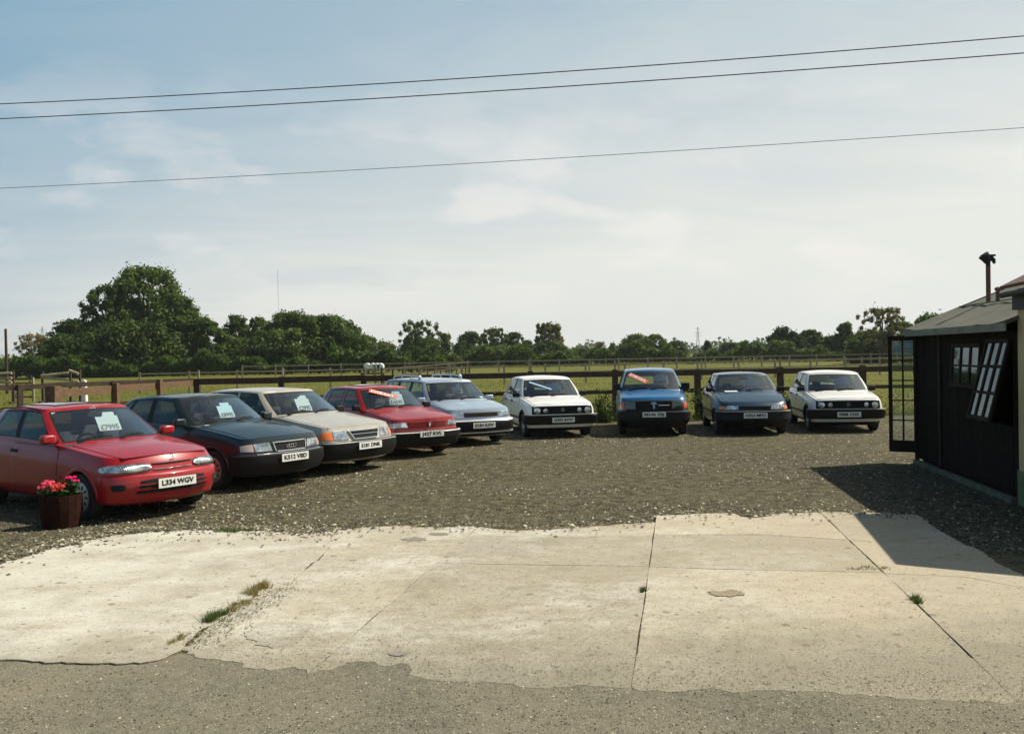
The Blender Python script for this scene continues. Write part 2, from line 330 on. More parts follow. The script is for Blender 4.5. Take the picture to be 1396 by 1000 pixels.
    L(M(t, 'ADD', noise(35, 8, .75), M(t, 'MULTIPLY', noise(3, 4), .6)), bp.inputs['Height']); L(bp.outputs[0], b.inputs['Normal'])
    MATS['old_concrete'] = m; return m
m_conc = concrete_mat()
apron = sheet('dirt_bed', [tuple(G(u, v)[:2]) for u, v in [(-300, 830), (30, 764), (160, 733), (700, 724), (890, 715), (1240, 708), (1396, 780), (1640, 905), (1640, 960), (900, 930), (600, 925), (250, 898), (-300, 890)]], .024, m_dirt)
apron.name = 'concrete_apron'
def slab(pts, z, jag):
    wob = 0.
    """pts: pixel outline; jag: per-edge raggedness in metres"""
    W = [G(u, v, z) for u, v in pts]; n = len(W); outl = []
    cen = sum(W, Vector()) / n
    for i in range(n):
        a, b = W[i], W[(i + 1) % n]; j = jag[i] if i < len(jag) else .004; L = (b - a).length; k = max(1, int(L / .045))
        nrm = Vector((0, 0, 1)).cross((b - a)).normalized()
        ph = random.uniform(0, 9)
        for q in range(k):
            t = q / k; wob = wob * .75 + random.uniform(-1, 1) * .5; w = (wob + random.uniform(-.6, .6)) * j * .55 + math.sin(t * L * 5.1 + ph) * j * .5 + math.sin(t * L * 1.7 + ph) * j * .6
            p = a.lerp(b, t) + (nrm * w if q else Vector()); outl.append(p)
    sh = .004
    top = [p + (cen - p).normalized() * sh + (cen - p).normalized() * .003 for p in outl]
    mid = [p + (cen - p).normalized() * sh - Vector((0, 0, .005)) for p in outl]
    bot = [Vector((p.x, p.y, -.03)) for p in mid]; m = len(outl)
    vs = top + mid + bot; fs = [tuple(range(m))]
    fs += [(i, i + m, (i + 1) % m + m, (i + 1) % m) for i in range(m)] + [(i + m, i + 2 * m, (i + 1) % m + 2 * m, (i + 1) % m + m) for i in range(m)]
    o = mesh_obj('concrete_slab', vs, fs, [m_conc, m_dirt], apron, [0] + [0] * m + [1] * m)
    bm = bmesh.new(); bm.from_mesh(o.data); bmesh.ops.recalc_face_normals(bm, faces=bm.faces); bmesh.ops.triangulate(bm, faces=[f for f in bm.faces if len(f.verts) > 4]); bm.to_mesh(o.data); bm.free()
    return o
def lerp2(a, b, t): return (a[0] + (b[0] - a[0]) * t, a[1] + (b[1] - a[1]) * t)
A0, A1 = (650, 719), (418, 920); B0, B1 = (893.5, 712), (862, 940); C0, C1 = (1119, 698), (1391, 957)
aty = lambda l0, l1, y: lerp2(l0, l1, (y - l0[1]) / (l1[1] - l0[1]))
JW = .011
slab([(-260, 838), (5, 765), (60, 752), (112, 741), (150, 730), (205, 724), (300, 722), (430, 727), (470, 723), (430, 765), (392, 797), (345, 812), (312, 835), (285, 853), (247, 884), (200, 903), (80, 903), (5, 900), (-260, 893)], .045, [.06] * 8 + [.02] * 6 + [.03] * 5)
slab([(470, 723), (500, 719), (560, 717), (605, 719), A0, A1, (380, 913), (330, 905), (262, 893), (247, 884), (285, 853), (312, 835), (345, 812), (392, 797), (430, 765)], .036, [.05] * 4 + [.004] + [.06] * 4 + [.02] * 6)
yD, yE = 731, 771
slab([A0, (700, 723), (760, 721), (830, 717), B0, aty(B0, B1, yD), (760, 732), aty(A0, A1, 730)], .037, [.035] * 4 + [.004, .012, .012, .004])
slab([aty(A0, A1, 730), (760, 732), aty(B0, B1, yD), aty(B0, B1, 772), (760, 771), aty(A0, A1, 768)], .036, [.012, .012, .008, .008, .008, .004])
slab([aty(A0, A1, 768), (760, 771), aty(B0, B1, 772), B1, (780, 937), (700, 935), (640, 935), (592, 929), (560, 915), (545, 905), (508, 903), (470, 905), A1], .034, [.006, .006, .004] + [.05] * 9 + [.004])
B0r = (895, 702)
slab([B0r, (940, 701), (985, 699), (1003, 700), (1010, 704), (1030, 706), (1048, 704), (1054, 700), C0, aty(C0, C1, 736), (1040, 729), aty(B0, B1, 729)], .038, [.02] * 8 + [.004, .01, .01, .004])
slab([aty(B0, B1, 729), (1040, 729), aty(C0, C1, 736), aty(C0, C1, 781), (1010, 777), aty(B0, B1, 773)], .036, [.01, .01, .008, .006, .006, .004])
slab([aty(B0, B1, 773), (1010, 777), aty(C0, C1, 781), C1, (1200, 951), (1000, 946), B1], .034, [.006, .006, .004, .05, .05, .05, .004])
D2 = (1320, 744)
slab([C0, (1200, 699), (1252, 702), (1260, 709), D2, (1240, 740), aty(C0, C1, 737)], .037, [.02, .02, .02, .03, .01, .01, .004])
slab([aty(C0, C1, 737), (1240, 740), D2, (1400, 787), (1440, 809), (1320, 787), aty(C0, C1, 782)], .036, [.01, .01, .03, .03, .006, .006, .004])
slab([aty(C0, C1, 782), (1320, 787), (1440, 809), (1600, 890), (1560, 950), C1], .034, [.006, .006, .03, .03, .05, .004])

slab([(330, 862), (338, 852), (360, 847), (395, 848), (420, 850), (424, 858), (414, 870), (396, 880), (370, 885), (345, 880), (333, 872)], .041, [.03] * 11)
m_stain = mat('dark_dried_puddle', (.24, .19, .12), .9, noise=.3, nscale=20); m_hole = mat('grey_hollow', (.20, .18, .14), .95, noise=.3, nscale=20)
for (u, v, a, b, mm, nm) in ((990, 809, 26, 4.5, m_stain, 'stain'), (564, 735, 17, 2.8, m_hole, 'hollow'), (597, 728, 14, 2.2, m_hole, 'hollow'), (541, 892, 12, 3.2, m_hole, 'hollow')):
    pts = [G(u + a * (1 + random.uniform(-.25, .2)) * math.cos(k * math.pi / 12), v + b * (1 + random.uniform(-.35, .25)) * math.sin(k * math.pi / 12), .0395) for k in range(24)]
    mesh_obj(nm, pts, [tuple(range(24))[::-1]], mm, apron)
# ---- gravel stones (geometry nodes: instanced stones over a mesh)
def stone_mesh(seed, col_):
    r = random.Random(seed); bm = bmesh.new(); bmesh.ops.create_icosphere(bm, subdivisions=1, radius=.5)
    for v in bm.verts: v.co = v.co * r.uniform(.7, 1.15); v.co.z *= .55
    o = bpy.data.meshes.new('stone'); bm.to_mesh(o); bm.free(); return o
def stones(name, area_faces, verts, density, smin, smax, m_list, seed, label=None, hidden_parent=None):
    """bake stones as one mesh with numpy (real geometry, cheap stones)"""
    pass
def make_stone_field(name, pts, sizes, mats_, seed):
    r = np.random.default_rng(seed)
    protos = []
    for k in range(5):
        bm = bmesh.new(); bmesh.ops.create_icosphere(bm, subdivisions=1, radius=.5)
        if k % 2 == 0: bmesh.ops.dissolve_limit(bm, angle_limit=R(1), verts=bm.verts, edges=bm.edges)
        V = np.array([v.co[:] for v in bm.verts]); V *= r.uniform(.7, 1.15, (len(V), 1)); F = np.array([[v.index for v in f.verts] for f in bm.faces]) if all(len(f.verts) == 3 for f in bm.faces) else None
        if F is None:
            bmesh.ops.triangulate(bm, faces=bm.faces); F = np.array([[v.index for v in f.verts] for f in bm.faces])
        bm.free(); protos.append((V[:12], F))
    # use octahedral chips for the smallest ones
    allV = []; allF = []; allM = []; off = 0
    octV = np.array([(1, 0, 0), (-1, 0, 0), (0, 1, 0), (0, -1, 0), (0, 0, 1), (0, 0, -.6)], float) * .5
    octF = np.array([(0, 2, 4), (2, 1, 4), (1, 3, 4), (3, 0, 4)])
    n = len(pts); a = r.uniform(0, 6.283, n); tilt = r.uniform(-.5, .5, n); asp = r.uniform(.55, 1., n); hgt = r.uniform(.35, .7, n); mi = r.choice(len(mats_), n, p=[m_[1] for m_ in mats_])
    c, s = np.cos(a), np.sin(a)
    V = octV[None] * np.stack([sizes, sizes * asp, sizes * hgt], 1)[:, None, :] * r.uniform(.7, 1.25, (n, 6, 1))
    V[..., 2] += V[..., 0] * tilt[:, None] * .5
    x = V[..., 0] * c[:, None] - V[..., 1] * s[:, None]; y = V[..., 0] * s[:, None] + V[..., 1] * c[:, None]
    Vw = np.stack([x + pts[:, 0, None], y + pts[:, 1, None], V[..., 2] + pts[:, 2, None]], -1).reshape(-1, 3)
    F = (octF[None] + (np.arange(n) * 6)[:, None, None]).reshape(-1, 3)
    return big_mesh(name, Vw, F, [m_[0] for m_ in mats_], np.repeat(mi, 4))
def big_mesh(name, V, F, mats_, fm=None, parent=None):
    me = bpy.data.meshes.new(name); k = F.shape[1]
    me.vertices.add(len(V)); me.vertices.foreach_set('co', V.astype(np.float32).ravel())
    me.loops.add(F.size); me.loops.foreach_set('vertex_index', F.astype(np.int32).ravel())
    me.polygons.add(len(F)); me.polygons.foreach_set('loop_start', np.arange(0, F.size, k, dtype=np.int32))
    for m_ in mats_: me.materials.append(m_)
    if fm is not None: me.polygons.foreach_set('material_index', fm.astype(np.int32))
    me.update(); me.validate(); return link(bpy.data.objects.new(name, me), parent)
smats = [(mat('stone_grey', (.090, .081, .046), .9), .40), (mat('stone_dark', (.030, .026, .015), .9), .38), (mat('stone_tan', (.18, .155, .09), .9), .16), (mat('stone_pale', (.46, .42, .31), .9), .06)]
# concrete edge row as a function of pixel column, to keep big stones off the slabs
edge = lin([(-300, 845), (5, 765), (60, 752), (112, 741), (150, 730), (205, 724), (300, 722), (430, 727), (560, 718), (650, 720), (760, 722), (893, 713), (895, 702), (1000, 700), (1010, 704), (1030, 706), (1048, 704), (1054, 700), (1254, 704), (1396, 783), (1600, 890)])
def inside_yard(x, y, slack=0.):
    # project a ground point to photo px
    a = x / y; b = -CH / y; c, s = math.cos(CROLL), math.sin(CROLL); X = a * CF; Y = -b * CF - 500 + CHOR
    return 698 + c * X + s * Y, 500 - s * X + c * Y
def scatter(n, ymin, ymax, power, smin, smax, seed, spill=0.):
    r = np.random.default_rng(seed); out = []
    y = ymin + (ymax - ymin) * r.random(n) ** power; x = (r.random(n) * 2 - 1) * (y * .60 + .8)
    keep = []
    for i in range(n):
        u, v = inside_yard(x[i], y[i]); e = edge(u)
        keep.append(v < e - 1 + spill * abs(r.normal()) )
    keep = np.array(keep)
    # wheel lanes sweeping round the yard are worn down to finer stuff, drifts of stone lie between them
    rad = np.hypot(x - 4.5, y - 2.) + .5 * np.sin(x * .7); lane = np.exp(-((rad - 11.2) / .38) ** 2) + np.exp(-((rad - 12.8) / .38) ** 2) + .8 * np.exp(-((rad - 15.6) / .5) ** 2) + .8 * np.exp(-((rad - 17.1) / .5) ** 2)
    patch = .5 + .5 * np.sin(x * .8 + 1.7 * np.sin(y * .45)) * np.cos(y * .62 + 1.1 * np.sin(x * .5))
    keep &= r.random(n) < np.clip(.45 + .60 * patch - .45 * lane, .22, 1)
    x, y, patch, lane = x[keep], y[keep], patch[keep], lane[keep]
    sz = smin + (smax - smin) * r.random(len(x)) ** 2.2 * np.clip(.55 + .6 * patch - .3 * lane, .2, 1.1)
    return np.stack([x, y, sz * .08], 1), sz
p1, s1 = scatter(230000, 8.6, 26, 1.3, .014, .055, 3, spill=4)
o = make_stone_field('gravel_stones', p1, s1, smats, 5); tag(o, 'small grey and pale stones loose over the dark gravel yard', 'gravel', kind='stuff')
# heavier pale rubble along the slab edge by the flower tub
pe = []
for i in range(4200):
    u = random.uniform(-10, 460) if i % 3 else random.uniform(300, 1250); e = edge(u); v = e + random.gauss(-1, 5) - (4 if u < 200 else 0) + (random.random() < .12) * abs(random.gauss(0, 10))
    q = G(u, v, 0)
    pe.append((q.x, q.y, .012 if v < e else .048))
pe = np.array(pe); o = make_stone_field('edge_rubble', pe, np.array([random.uniform(.02, .06) * (1.2 if random.random() < .2 else .8) for _ in pe]), [(smats[0][0], .35), (smats[1][0], .25), (smats[2][0], .27), (smats[3][0], .13)], 8)
tag(o, 'pale rubble and chips along the ragged edge of the concrete', 'rubble', kind='stuff')
# grit on slabs and on the drive
pg = []; sg_ = []
for i in range(15000):
    u = random.uniform(-20, 1420); v = 1120 - 400 * random.random() ** 1.7
    if v < edge(u) + 5: continue
    q = G(u, v); dr = v > 905 + (u > 600) * 32
    pg.append((q.x, q.y, .034 if dr else .043)); sg_.append(random.uniform(.005, .013) * (1.5 if dr else 1))
bl = lin([(-100, 896), (5, 901), (200, 904), (247, 886), (330, 905), (418, 920), (545, 905), (592, 930), (700, 936), (862, 940), (1000, 946), (1200, 951), (1391, 957), (1560, 952)])
for i in range(4500):   # crumbs along the worn edge between slabs and drive
    u = random.uniform(-40, 1440); v = bl(u) + random.gauss(-4, 11) - abs(random.gauss(0, 9)); q = G(u, v); pg.append((q.x, q.y, .038)); sg_.append(random.uniform(.004, .011))
for i in range(1300):   # grit collected in the broken patch and the weedy seam
    t = random.random(); c = lerp2((250, 882), (395, 797), t); u = c[0] + random.gauss(6, 12); v = c[1] + random.gauss(4, 6); q = G(u, v)
    pg.append((q.x, q.y, .045)); sg_.append(random.uniform(.005, .022))
o = make_stone_field('loose_grit', np.array(pg), np.array(sg_), [(smats[0][0], .42), (smats[1][0], .14), (smats[2][0], .34), (smats[3][0], .10)], 9)
tag(o, 'fine grit scattered over the concrete and tarmac in front', 'grit', kind='stuff')

# ---- grass: blades in the near field and along the fence
def blades(name, pts, hgt, m_, seed, w=.012, spread=.5):
    r = np.random.default_rng(seed); n = len(pts); a = r.uniform(0, 6.283, n); l = r.uniform(-spread, spread, (n, 2)) * hgt[:, None]
    ww = w * r.uniform(.7, 1.4, n)
    c, s = np.cos(a) * ww, np.sin(a) * ww
    b0 = pts + np.stack([c, s, 0 * c], 1); b1 = pts - np.stack([c, s, 0 * c], 1); t = pts + np.stack([l[:, 0], l[:, 1], hgt], 1)
    V = np.stack([b0, b1, t], 1).reshape(-1, 3); F = np.arange(len(V)).reshape(-1, 3)
    return big_mesh(name, V, F, [m_])
m_grass = mat('grass_blade', (.082, .098, .013), .7, noise=.4, nscale=.6, trans=.3)
m_grass2 = mat('grass_blade_dry', (.22, .20, .06), .7, noise=.3, nscale=.8, trans=.3)
n = 60000; r_ = np.random.default_rng(4); y = 26.5 + 45 * r_.random(n) ** 1.9; x = (r_.random(n) * 2 - 1) * (y * .62)
hh = r_.uniform(.02, .07, n) * np.clip(1 + .5 * np.sin(x * .9) * np.cos(y * .7), .5, 2)
tag(blades('meadow_tufts', np.stack([x, y, np.full(n, -.02)], 1), hh, m_grass, 2, w=.02), 'short rough grass blades over the paddock behind the fence', 'grass', kind='stuff')
n = 9000; x = (r_.random(n) * 2 - 1) * 16; y = 26.3 + np.abs(r_.normal(0, .35, n)) - np.maximum(0, -x - 9) * .25; hh = r_.uniform(.06, .26, n)
tag(blades('verge_grass', np.stack([x, y, np.full(n, -.01)], 1), hh, m_grass, 3, w=.01), 'longer grass along the foot of the timber fence', 'grass', kind='stuff')

# ================================================================ FENCES
m_wood = mat('fence_timber', (.055, .033, .02), .85, noise=.5, nscale=7, bump=.6, bscale=30)
m_wood_tan = mat('fence_timber_fresh', (.125, .07, .033), .85, noise=.4, nscale=9, bump=.5, bscale=30)
m_wood_grey = mat('fence_timber_weathered', (.30, .25, .16), .85, noise=.4, nscale=5, bump=.4, bscale=20)
def rail(mb, a, b, w, h): mb.bar(a, b, w, h)
def fence(name, pts, post_w, post_h, rails, label, m_=m_wood, stake=0., group=None, mt=None, rail_w=.05, first_w=None, skip_first=False):
    """rails: list of (z, height)"""
    t = empty(name, (pts[0][0], pts[0][1], 0)); tag(t, label, 'fence', group)
    o = Vector(t.location)
    for i, p in enumerate(pts):
        if skip_first and i == 0: continue
        mb = MB(); w = (first_w if (first_w and i == len(pts) - 1) else post_w) * random.uniform(.93, 1.07); hh = post_h + random.uniform(-.03, .03)
        q = Vector((p[0], p[1], 0)) - o
        d = Vector((pts[min(i + 1, len(pts) - 1)][0] - pts[max(i - 1, 0)][0], pts[min(i + 1, len(pts) - 1)][1] - pts[max(i - 1, 0)][1], 0)).normalized()
        rot = Matrix((d, Vector((-d.y, d.x, 0)), Vector((0, 0, 1)))).transposed() @ Matrix.Rotation(R(random.uniform(-1.2, 1.2)), 3, 'Y')
        mb.box(q + Vector((0, 0, hh / 2 - .15)), (w, w * .8, hh + .3), rot); mb.box(q + Vector((0, 0, hh + .006)), (w * .8, w * .65, .02), rot)
        mb.obj('post', m_, t)
        if stake:
            sb = MB(); sb.box(q + Vector((.02, post_w * .40 + .03, hh / 2 + stake / 2)), (.045, .045, hh + stake)); sb.obj('stake', mt or m_, t)
    for i in range(len(pts) - 1):
        for (z, h_) in rails:
            a = Vector((pts[i][0], pts[i][1], z + random.uniform(-.012, .012))) - o; b = Vector((pts[i + 1][0], pts[i + 1][1], z + random.uniform(-.012, .012))) - o
            d = (b - a).normalized(); off = Vector((d.y, -d.x, 0)) * (post_w * .40 + rail_w / 2 + .002)
            mb = MB(); mb.bar(a + off + d * .004, b + off - d * .004, rail_w, h_ * random.uniform(.92, 1.08)); mb.obj('rail', m_, t)
    return t
FY = 27.0
postx = [P(u, 505, FY).x for u in (268, 383, 496, 611, 723, 838, 951, 1064, 1176, 1289, 1401, 1514)]
fence('paddock_fence', [(x, FY) for x in postx], .17, 1.43, [(1.34, .17), (.82, .11)], 'dark two-rail timber fence running behind the row of parked cars', stake=.27, mt=m_wood_grey)
fence('side_fence', [(-9.30, 26.86), (-9.52, 24.7), (-9.73, 22.48), (-9.98, 19.9)], .15, 1.43, [(1.30, .16), (.75, .12)], 'tan sunlit fence with thick end post, beyond the red and green cars', m_=m_wood_tan, first_w=.27, skip_first=True)
fence('back_fence', [(-9.4, 27.15), (-11.0, 25.3), (-12.6, 23.4), (-14.3, 21.4)], .13, 1.42, [(1.37, .13), (.8, .1)], 'dark fence leading off to the left edge behind the tan end post', skip_first=True)
def pxline(u0, d0, u1, d1, step):
    a = Vector((P(u0, 490, d0).x, d0)); b = Vector((P(u1, 490, d1).x, d1)); n = max(2, int((b - a).length / step)); return [tuple(a.lerp(b, i / n)) for i in range(n + 1)]
fence('middle_fence', pxline(190, 55, 1290, 68, 2.7), .11, 1.3, [(1.2, .09), (.72, .08)], 'first thin two-rail paddock fence out in the field, with sunlit top rail', m_=m_wood_grey)
fence('far_fence', pxline(330, 98, 1330, 112, 3.4), .14, 1.35, [(1.2, .12), (.6, .11)], 'farthest thin paddock fence just in front of the hedge', m_=m_wood_grey)
fence('cross_fence', pxline(520, 57, 640, 99, 3.2), .12, 1.3, [(1.2, .1), (.7, .09)], 'short cross fence joining the two paddock fences near the white drums', m_=m_wood)

# things in the paddock: jump hurdles, gate, drums
m_white = mat('white_plastic', (.75, .74, .7), .5)
def hurdle(u0, u1, v_top, v_bot, d, nr, label, m_=m_wood_grey):
    a = P(u0, v_top, d); b = P(u1, v_top, d); h = a.z; t = empty('hurdle', (a.x, a.y, 0)); tag(t, label, 'hurdle', 'riding hurdles in the paddock')
    L = (b - a).length
    zb = max(.15, P(u0, v_bot, d).z)
    for k in range(nr):
        z = zb + (h - zb) * k / max(1, nr - 1); mb = MB(); tl = random.uniform(-.08, .12); mb.tube([(0, 0, z + tl), (L, 0, z - tl * .5)], .07, 8); mb.obj('pole', m_, t, smooth=40)
    for x in (0, L):
        mb = MB(); mb.box((x, .12, (h + .15) / 2), (.1, .1, h + .15)); mb.box((x, .12, .05), (.12, .7, .08)); mb.obj('stand', m_wood, t)
hurdle(-20, 16, 509.5, 521, 45, 3, 'hurdle of three pale poles at the left edge of the field')
hurdle(56, 94, 510, 523, 45, 3, 'wide hurdle with long pale poles left of the big tree, behind the fence')
hurdle(94, 107, 508, 520, 44, 2, 'short hurdle with a sloping top pole just right of the wide one')
t = empty('field_gate', P(17, 520, 47) - Vector((0, 0, P(17, 520, 47).z))); tag(t, 'small timber gate with diagonal brace standing in the field at far left', 'gate')
L = 1.05
for x in (0, L): MB().box((x, 0, .62), (.09, .09, 1.24)).obj('post', m_wood_grey, t)
for z in (.25, .6, .95, 1.15): MB().bar((.05, 0, z), (L - .05, 0, z), .05, .08).obj('bar', m_wood_tan, t)
MB().bar((.06, -.055, .27), (L - .06, -.055, 1.12), .04, .07).obj('brace', m_wood_grey, t)
def block(u, v, d, w, h, label, m_=m_white):
    p = P(u, v, d); mb = MB(); mb.box((0, 0, h / 2), (w, w * .7, h), taper=.85); mb.box((0, 0, h + .02), (w * .5, w * .4, .05)); o = mb.obj('block', m_); o.location = (p.x, p.y, 0); tag(o, label, 'block')
block(113, 520, 46, .35, 1.05, 'white block standing beyond the fence, right of the pale poles')
block(545, 507, 62, .18, .62, 'left of two small cream blocks by the field fence left of the blue estate roof', mat('cream_block', (.6, .55, .42), .6))
block(549.4, 507, 62, .16, .6, 'right of two small cream blocks by the field fence', mat('cream_block', (.6, .55, .42), .6))
for k, (u, lab) in enumerate(((501, 'leftmost white drum of the row on the field fence'), (508.5, 'second white drum from the left on the field rack'), (514, 'third white drum from the left on the field rack'), (518.8, 'rightmost white drum of the row in the field'))):
    p = P(u, 499.5, 66); mb = MB(); mb.lathe([(0.01, -.3), (.22, -.3), (.25, -.27), (.25, -.1), (.262, -.08), (.262, .08), (.25, .1), (.25, .27), (.22, .3), (.01, .3)], 14, 'Y')
    o = mb.obj('drum', m_white, smooth=40); o.location = (p.x, p.y, p.z); tag(o, lab, 'drum', 'white drums in the paddock')
t = empty('drum_rack', (P(508, 500, 66).x, 66, 0)); tag(t, 'low timber rack carrying the white drums in the field', 'rack')
for x in (-.75, .75): MB().box((x, 0, .36), (.1, .5, .72)).obj('leg', m_wood, t)
MB().box((0, 0, .76), (1.7, .5, .08)).obj('shelf', m_wood, t)

# ================================================================ TREES
m_bark = mat('bark', (.07, .055, .04), .9, noise=.4, nscale=4, bump=.6, bscale=12)
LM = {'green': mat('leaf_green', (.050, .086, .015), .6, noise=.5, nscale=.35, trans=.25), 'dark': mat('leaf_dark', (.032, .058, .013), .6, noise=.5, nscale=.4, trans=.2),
      'mid': mat('leaf_mid', (.085, .13, .026), .6, noise=.5, nscale=.4, trans=.25), 'olive': mat('leaf_olive', (.09, .105, .032), .6, noise=.4, nscale=.4, trans=.25),
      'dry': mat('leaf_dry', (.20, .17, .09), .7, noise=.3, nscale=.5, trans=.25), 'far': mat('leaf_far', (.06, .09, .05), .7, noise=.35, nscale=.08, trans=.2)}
def leaf_quads(C, Nrm, size, r):
    n = len(C); Nrm = Nrm + r.normal(0, .75, (n, 3)); Nrm /= np.linalg.norm(Nrm, axis=1, keepdims=True) + 1e-9
    u = np.cross(Nrm, r.normal(0, 1, (n, 3))); u /= np.linalg.norm(u, axis=1, keepdims=True) + 1e-9; w = np.cross(Nrm, u)
    s = size * r.uniform(.6, 1.3, (n, 1)); a = s * r.uniform(.4, .75, (n, 1))
    V = np.stack([C - u * s, C - w * a + u * s * .1, C + u * s, C + w * a + u * s * .1], 1).reshape(-1, 3)
    return V, np.arange(len(V)).reshape(-1, 4)
def tree(u, v_top, half_px, depth, lm, label, kind='round', v_base=None, leaves=6000, leaf=.26, seed=None, sparse=0., low=.12, name='broadleaf_tree', ccount=None, group='trees beyond the paddock', lean=0., cat='tree'):
    half_px *= 1.14; leaves = int(leaves * (2.3 if sparse < .25 else 1.7)); leaf *= .80; r = np.random.default_rng(seed if seed is not None else int(u * 7 + v_top)); top = P(u, v_top, depth); H = top.z; rad = half_px * depth / CF
    t = empty(name, (top.x, depth, 0)); tag(t, label, cat, group)
    nc = int((ccount or int(38 + rad * 6)) * 1.9); Cc = []; Rc = []
    zlow = H * low
    for i in range(nc):
        f = i / nc; z = zlow + (H - zlow) * (r.random() ** .85)
        k = (z - zlow) / (H - zlow)
        if kind == 'round': e = math.sqrt(max(0, 1 - (max(0, k - .35) / .65) ** 2)) * (.75 + .25 * min(1, k / .3)) * r.uniform(.85, 1.1)
        elif kind == 'cone': e = max(.1, 1 - k ** 1.2)
        elif kind == 'dome': e = math.sqrt(max(0, 1 - k ** 3.2))
        elif kind == 'open': e = math.sqrt(max(0, 1 - (abs(k - .6) / .62) ** 2))
        a = r.uniform(0, 6.283); q = e * rad * math.sqrt(r.uniform(.15, 1)) * (1 if kind != 'open' else r.uniform(.6, 1.05))
        cr = rad * (r.uniform(.09, .30) if sparse < .25 else r.uniform(.07, .19)) * (1 - .30 * k) * (1 - .45 * sparse); cr = max(cr, leaf * 1.5)
        Cc.append((math.cos(a) * q + lean * k * rad, math.sin(a) * q * .8, min(z, H - cr * .7))); Rc.append(cr)
    Cc.append((lean * rad * .9, 0, H - rad * .12)); Rc.append(rad * .12)
    Cc = np.array(Cc); Rc = np.array(Rc); wgt = Rc ** 2; wgt /= wgt.sum(); idx = r.choice(len(Rc), leaves, p=wgt)
    d = r.normal(0, 1, (leaves, 3)); d /= np.linalg.norm(d, axis=1, keepdims=True); rr = (r.random(leaves) ** .5 * (1 + .25 * np.abs(r.normal(0, 1, leaves)) * (r.random(leaves) < .25)))[:, None]
    lump = 1 + .3 * np.sin(d[:, :1] * 5 + idx[:, None]) * np.cos(d[:, 2:] * 6 + idx[:, None] * 1.7)
    C = Cc[idx] + d * rr * Rc[idx][:, None] * lump * np.array([1.1, 1.1, .85])
    C *= np.array([1, 1, 1]) + r.normal(0, .018, C.shape); C[:, 2] = np.maximum(C[:, 2], .1)
    C[:, 2] += (r.random(leaves) < .03) * np.abs(r.normal(0, .35, leaves))
    V, F = leaf_quads(C, d + np.array([0, 0, .4]), leaf, r)
    mats_ = [LM[lm]] + [LM[{'green': 'mid', 'dark': 'green', 'mid': 'olive', 'olive': 'dry', 'dry': 'olive', 'far': 'far'}[lm]]]
    fm = (r.random(len(F)) < .10 + .35 * (r.random(len(Rc)) < .35)[idx]).astype(int)
    big_mesh('crown', V, F, mats_, fm, t)
    mb = MB(); tr = max(.10, H * .022)
    sway = [Vector((lean * rad * k * .8 + r.normal(0, .04) * H * .25 * k, r.normal(0, .02) * H * k, H * k * .86)) for k in (0, .15, .35, .6, .85, 1.)]; sway[0] = Vector((0, 0, -.1))
    mb.tube(sway, [tr * 1.5, tr, tr * .8, tr * .55, tr * .3, tr * .1], 8)
    for j in range(9 if sparse < .3 else 22):
        c = Cc[int(r.integers(len(Cc)))]; k = max(.12, min(.8, c[2] / H * .62)); b = Vector((lean * rad * k * .8, 0, H * k * .86)); e = Vector(c)
        mb.tube([b, b.lerp(e, .5) + Vector((0, 0, H * .03)), e], [tr * .38, tr * .24, tr * .07], 5)
    mb.obj('trunk', m_bark, t, smooth=60)
    return t
# big left group (photo columns 60-300)
T = tree
T(192, 366, 52, 130, 'green', 'tallest broad tree of the left group with a ragged rounded top', 'round', leaves=15000, leaf=.30, lean=.10, ccount=95, low=.06)
T(150, 391, 36, 127, 'green', 'leaning tree with gaps of sky in its crown, left of the tallest tree', 'open', leaves=6500, sparse=.4, low=.2)
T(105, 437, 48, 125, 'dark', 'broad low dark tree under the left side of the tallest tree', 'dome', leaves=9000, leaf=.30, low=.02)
T(88, 456, 32, 122, 'green', 'rounded leafy bush-like tree at the left end of the big group', 'dome', leaves=5500, low=.0)
T(240, 404, 42, 128, 'green', 'tree filling the right shoulder of the tallest tree', 'dome', leaves=10000, leaf=.3, low=.03)
T(280, 437, 30, 126, 'green', 'lower tree at the right end of the big left group', 'dome', leaves=6000, low=.02)
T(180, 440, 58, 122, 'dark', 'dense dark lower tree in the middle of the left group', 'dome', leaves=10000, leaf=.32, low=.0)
T(43, 455, 22, 170, 'dry', 'pale brownish half-bare tree at the far left', 'open', leaves=2600, sparse=.6, low=.1)
T(18, 488, 30, 165, 'mid', 'low light green bush at the left edge of the photo', 'dome', leaves=3000, low=.0)
T(55, 485, 30, 160, 'green', 'low bush beneath the pale brownish tree', 'dome', leaves=3000, low=.0)
T(322, 431, 24, 135, 'mid', 'slender tree with clumpy top between the two large tree masses', 'round', leaves=4600, low=.05, sparse=.2)
T(353, 434, 19, 133, 'green', 'narrow pointed tree beside the slender clumpy one', 'round', leaves=4600, low=.05)
T(335, 462, 45, 128, 'green', 'bushy lower tree filling the gap left of the long rounded tree', 'dome', leaves=7000, low=.0)
T(397, 427, 44, 128, 'green', 'left and highest part of the long rounded tree mass', 'dome', leaves=11000, leaf=.3, low=.0)
T(446, 432, 44, 130, 'green', 'right half of the long rounded tree mass', 'dome', leaves=10500, leaf=.3, low=.0)
T(476, 447, 26, 132, 'green', 'sloping right end of the long rounded tree mass', 'dome', leaves=5000, low=.0)
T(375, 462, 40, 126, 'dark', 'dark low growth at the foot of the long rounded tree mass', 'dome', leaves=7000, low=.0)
T(503, 459, 13, 200, 'mid', 'distant tree just right of the long rounded mass', 'round', leaves=2200, leaf=.34, low=.05)
T(522, 466, 20, 210, 'mid', 'second distant rounded tree before the open-topped tree', 'dome', leaves=2600, leaf=.36, low=.0)
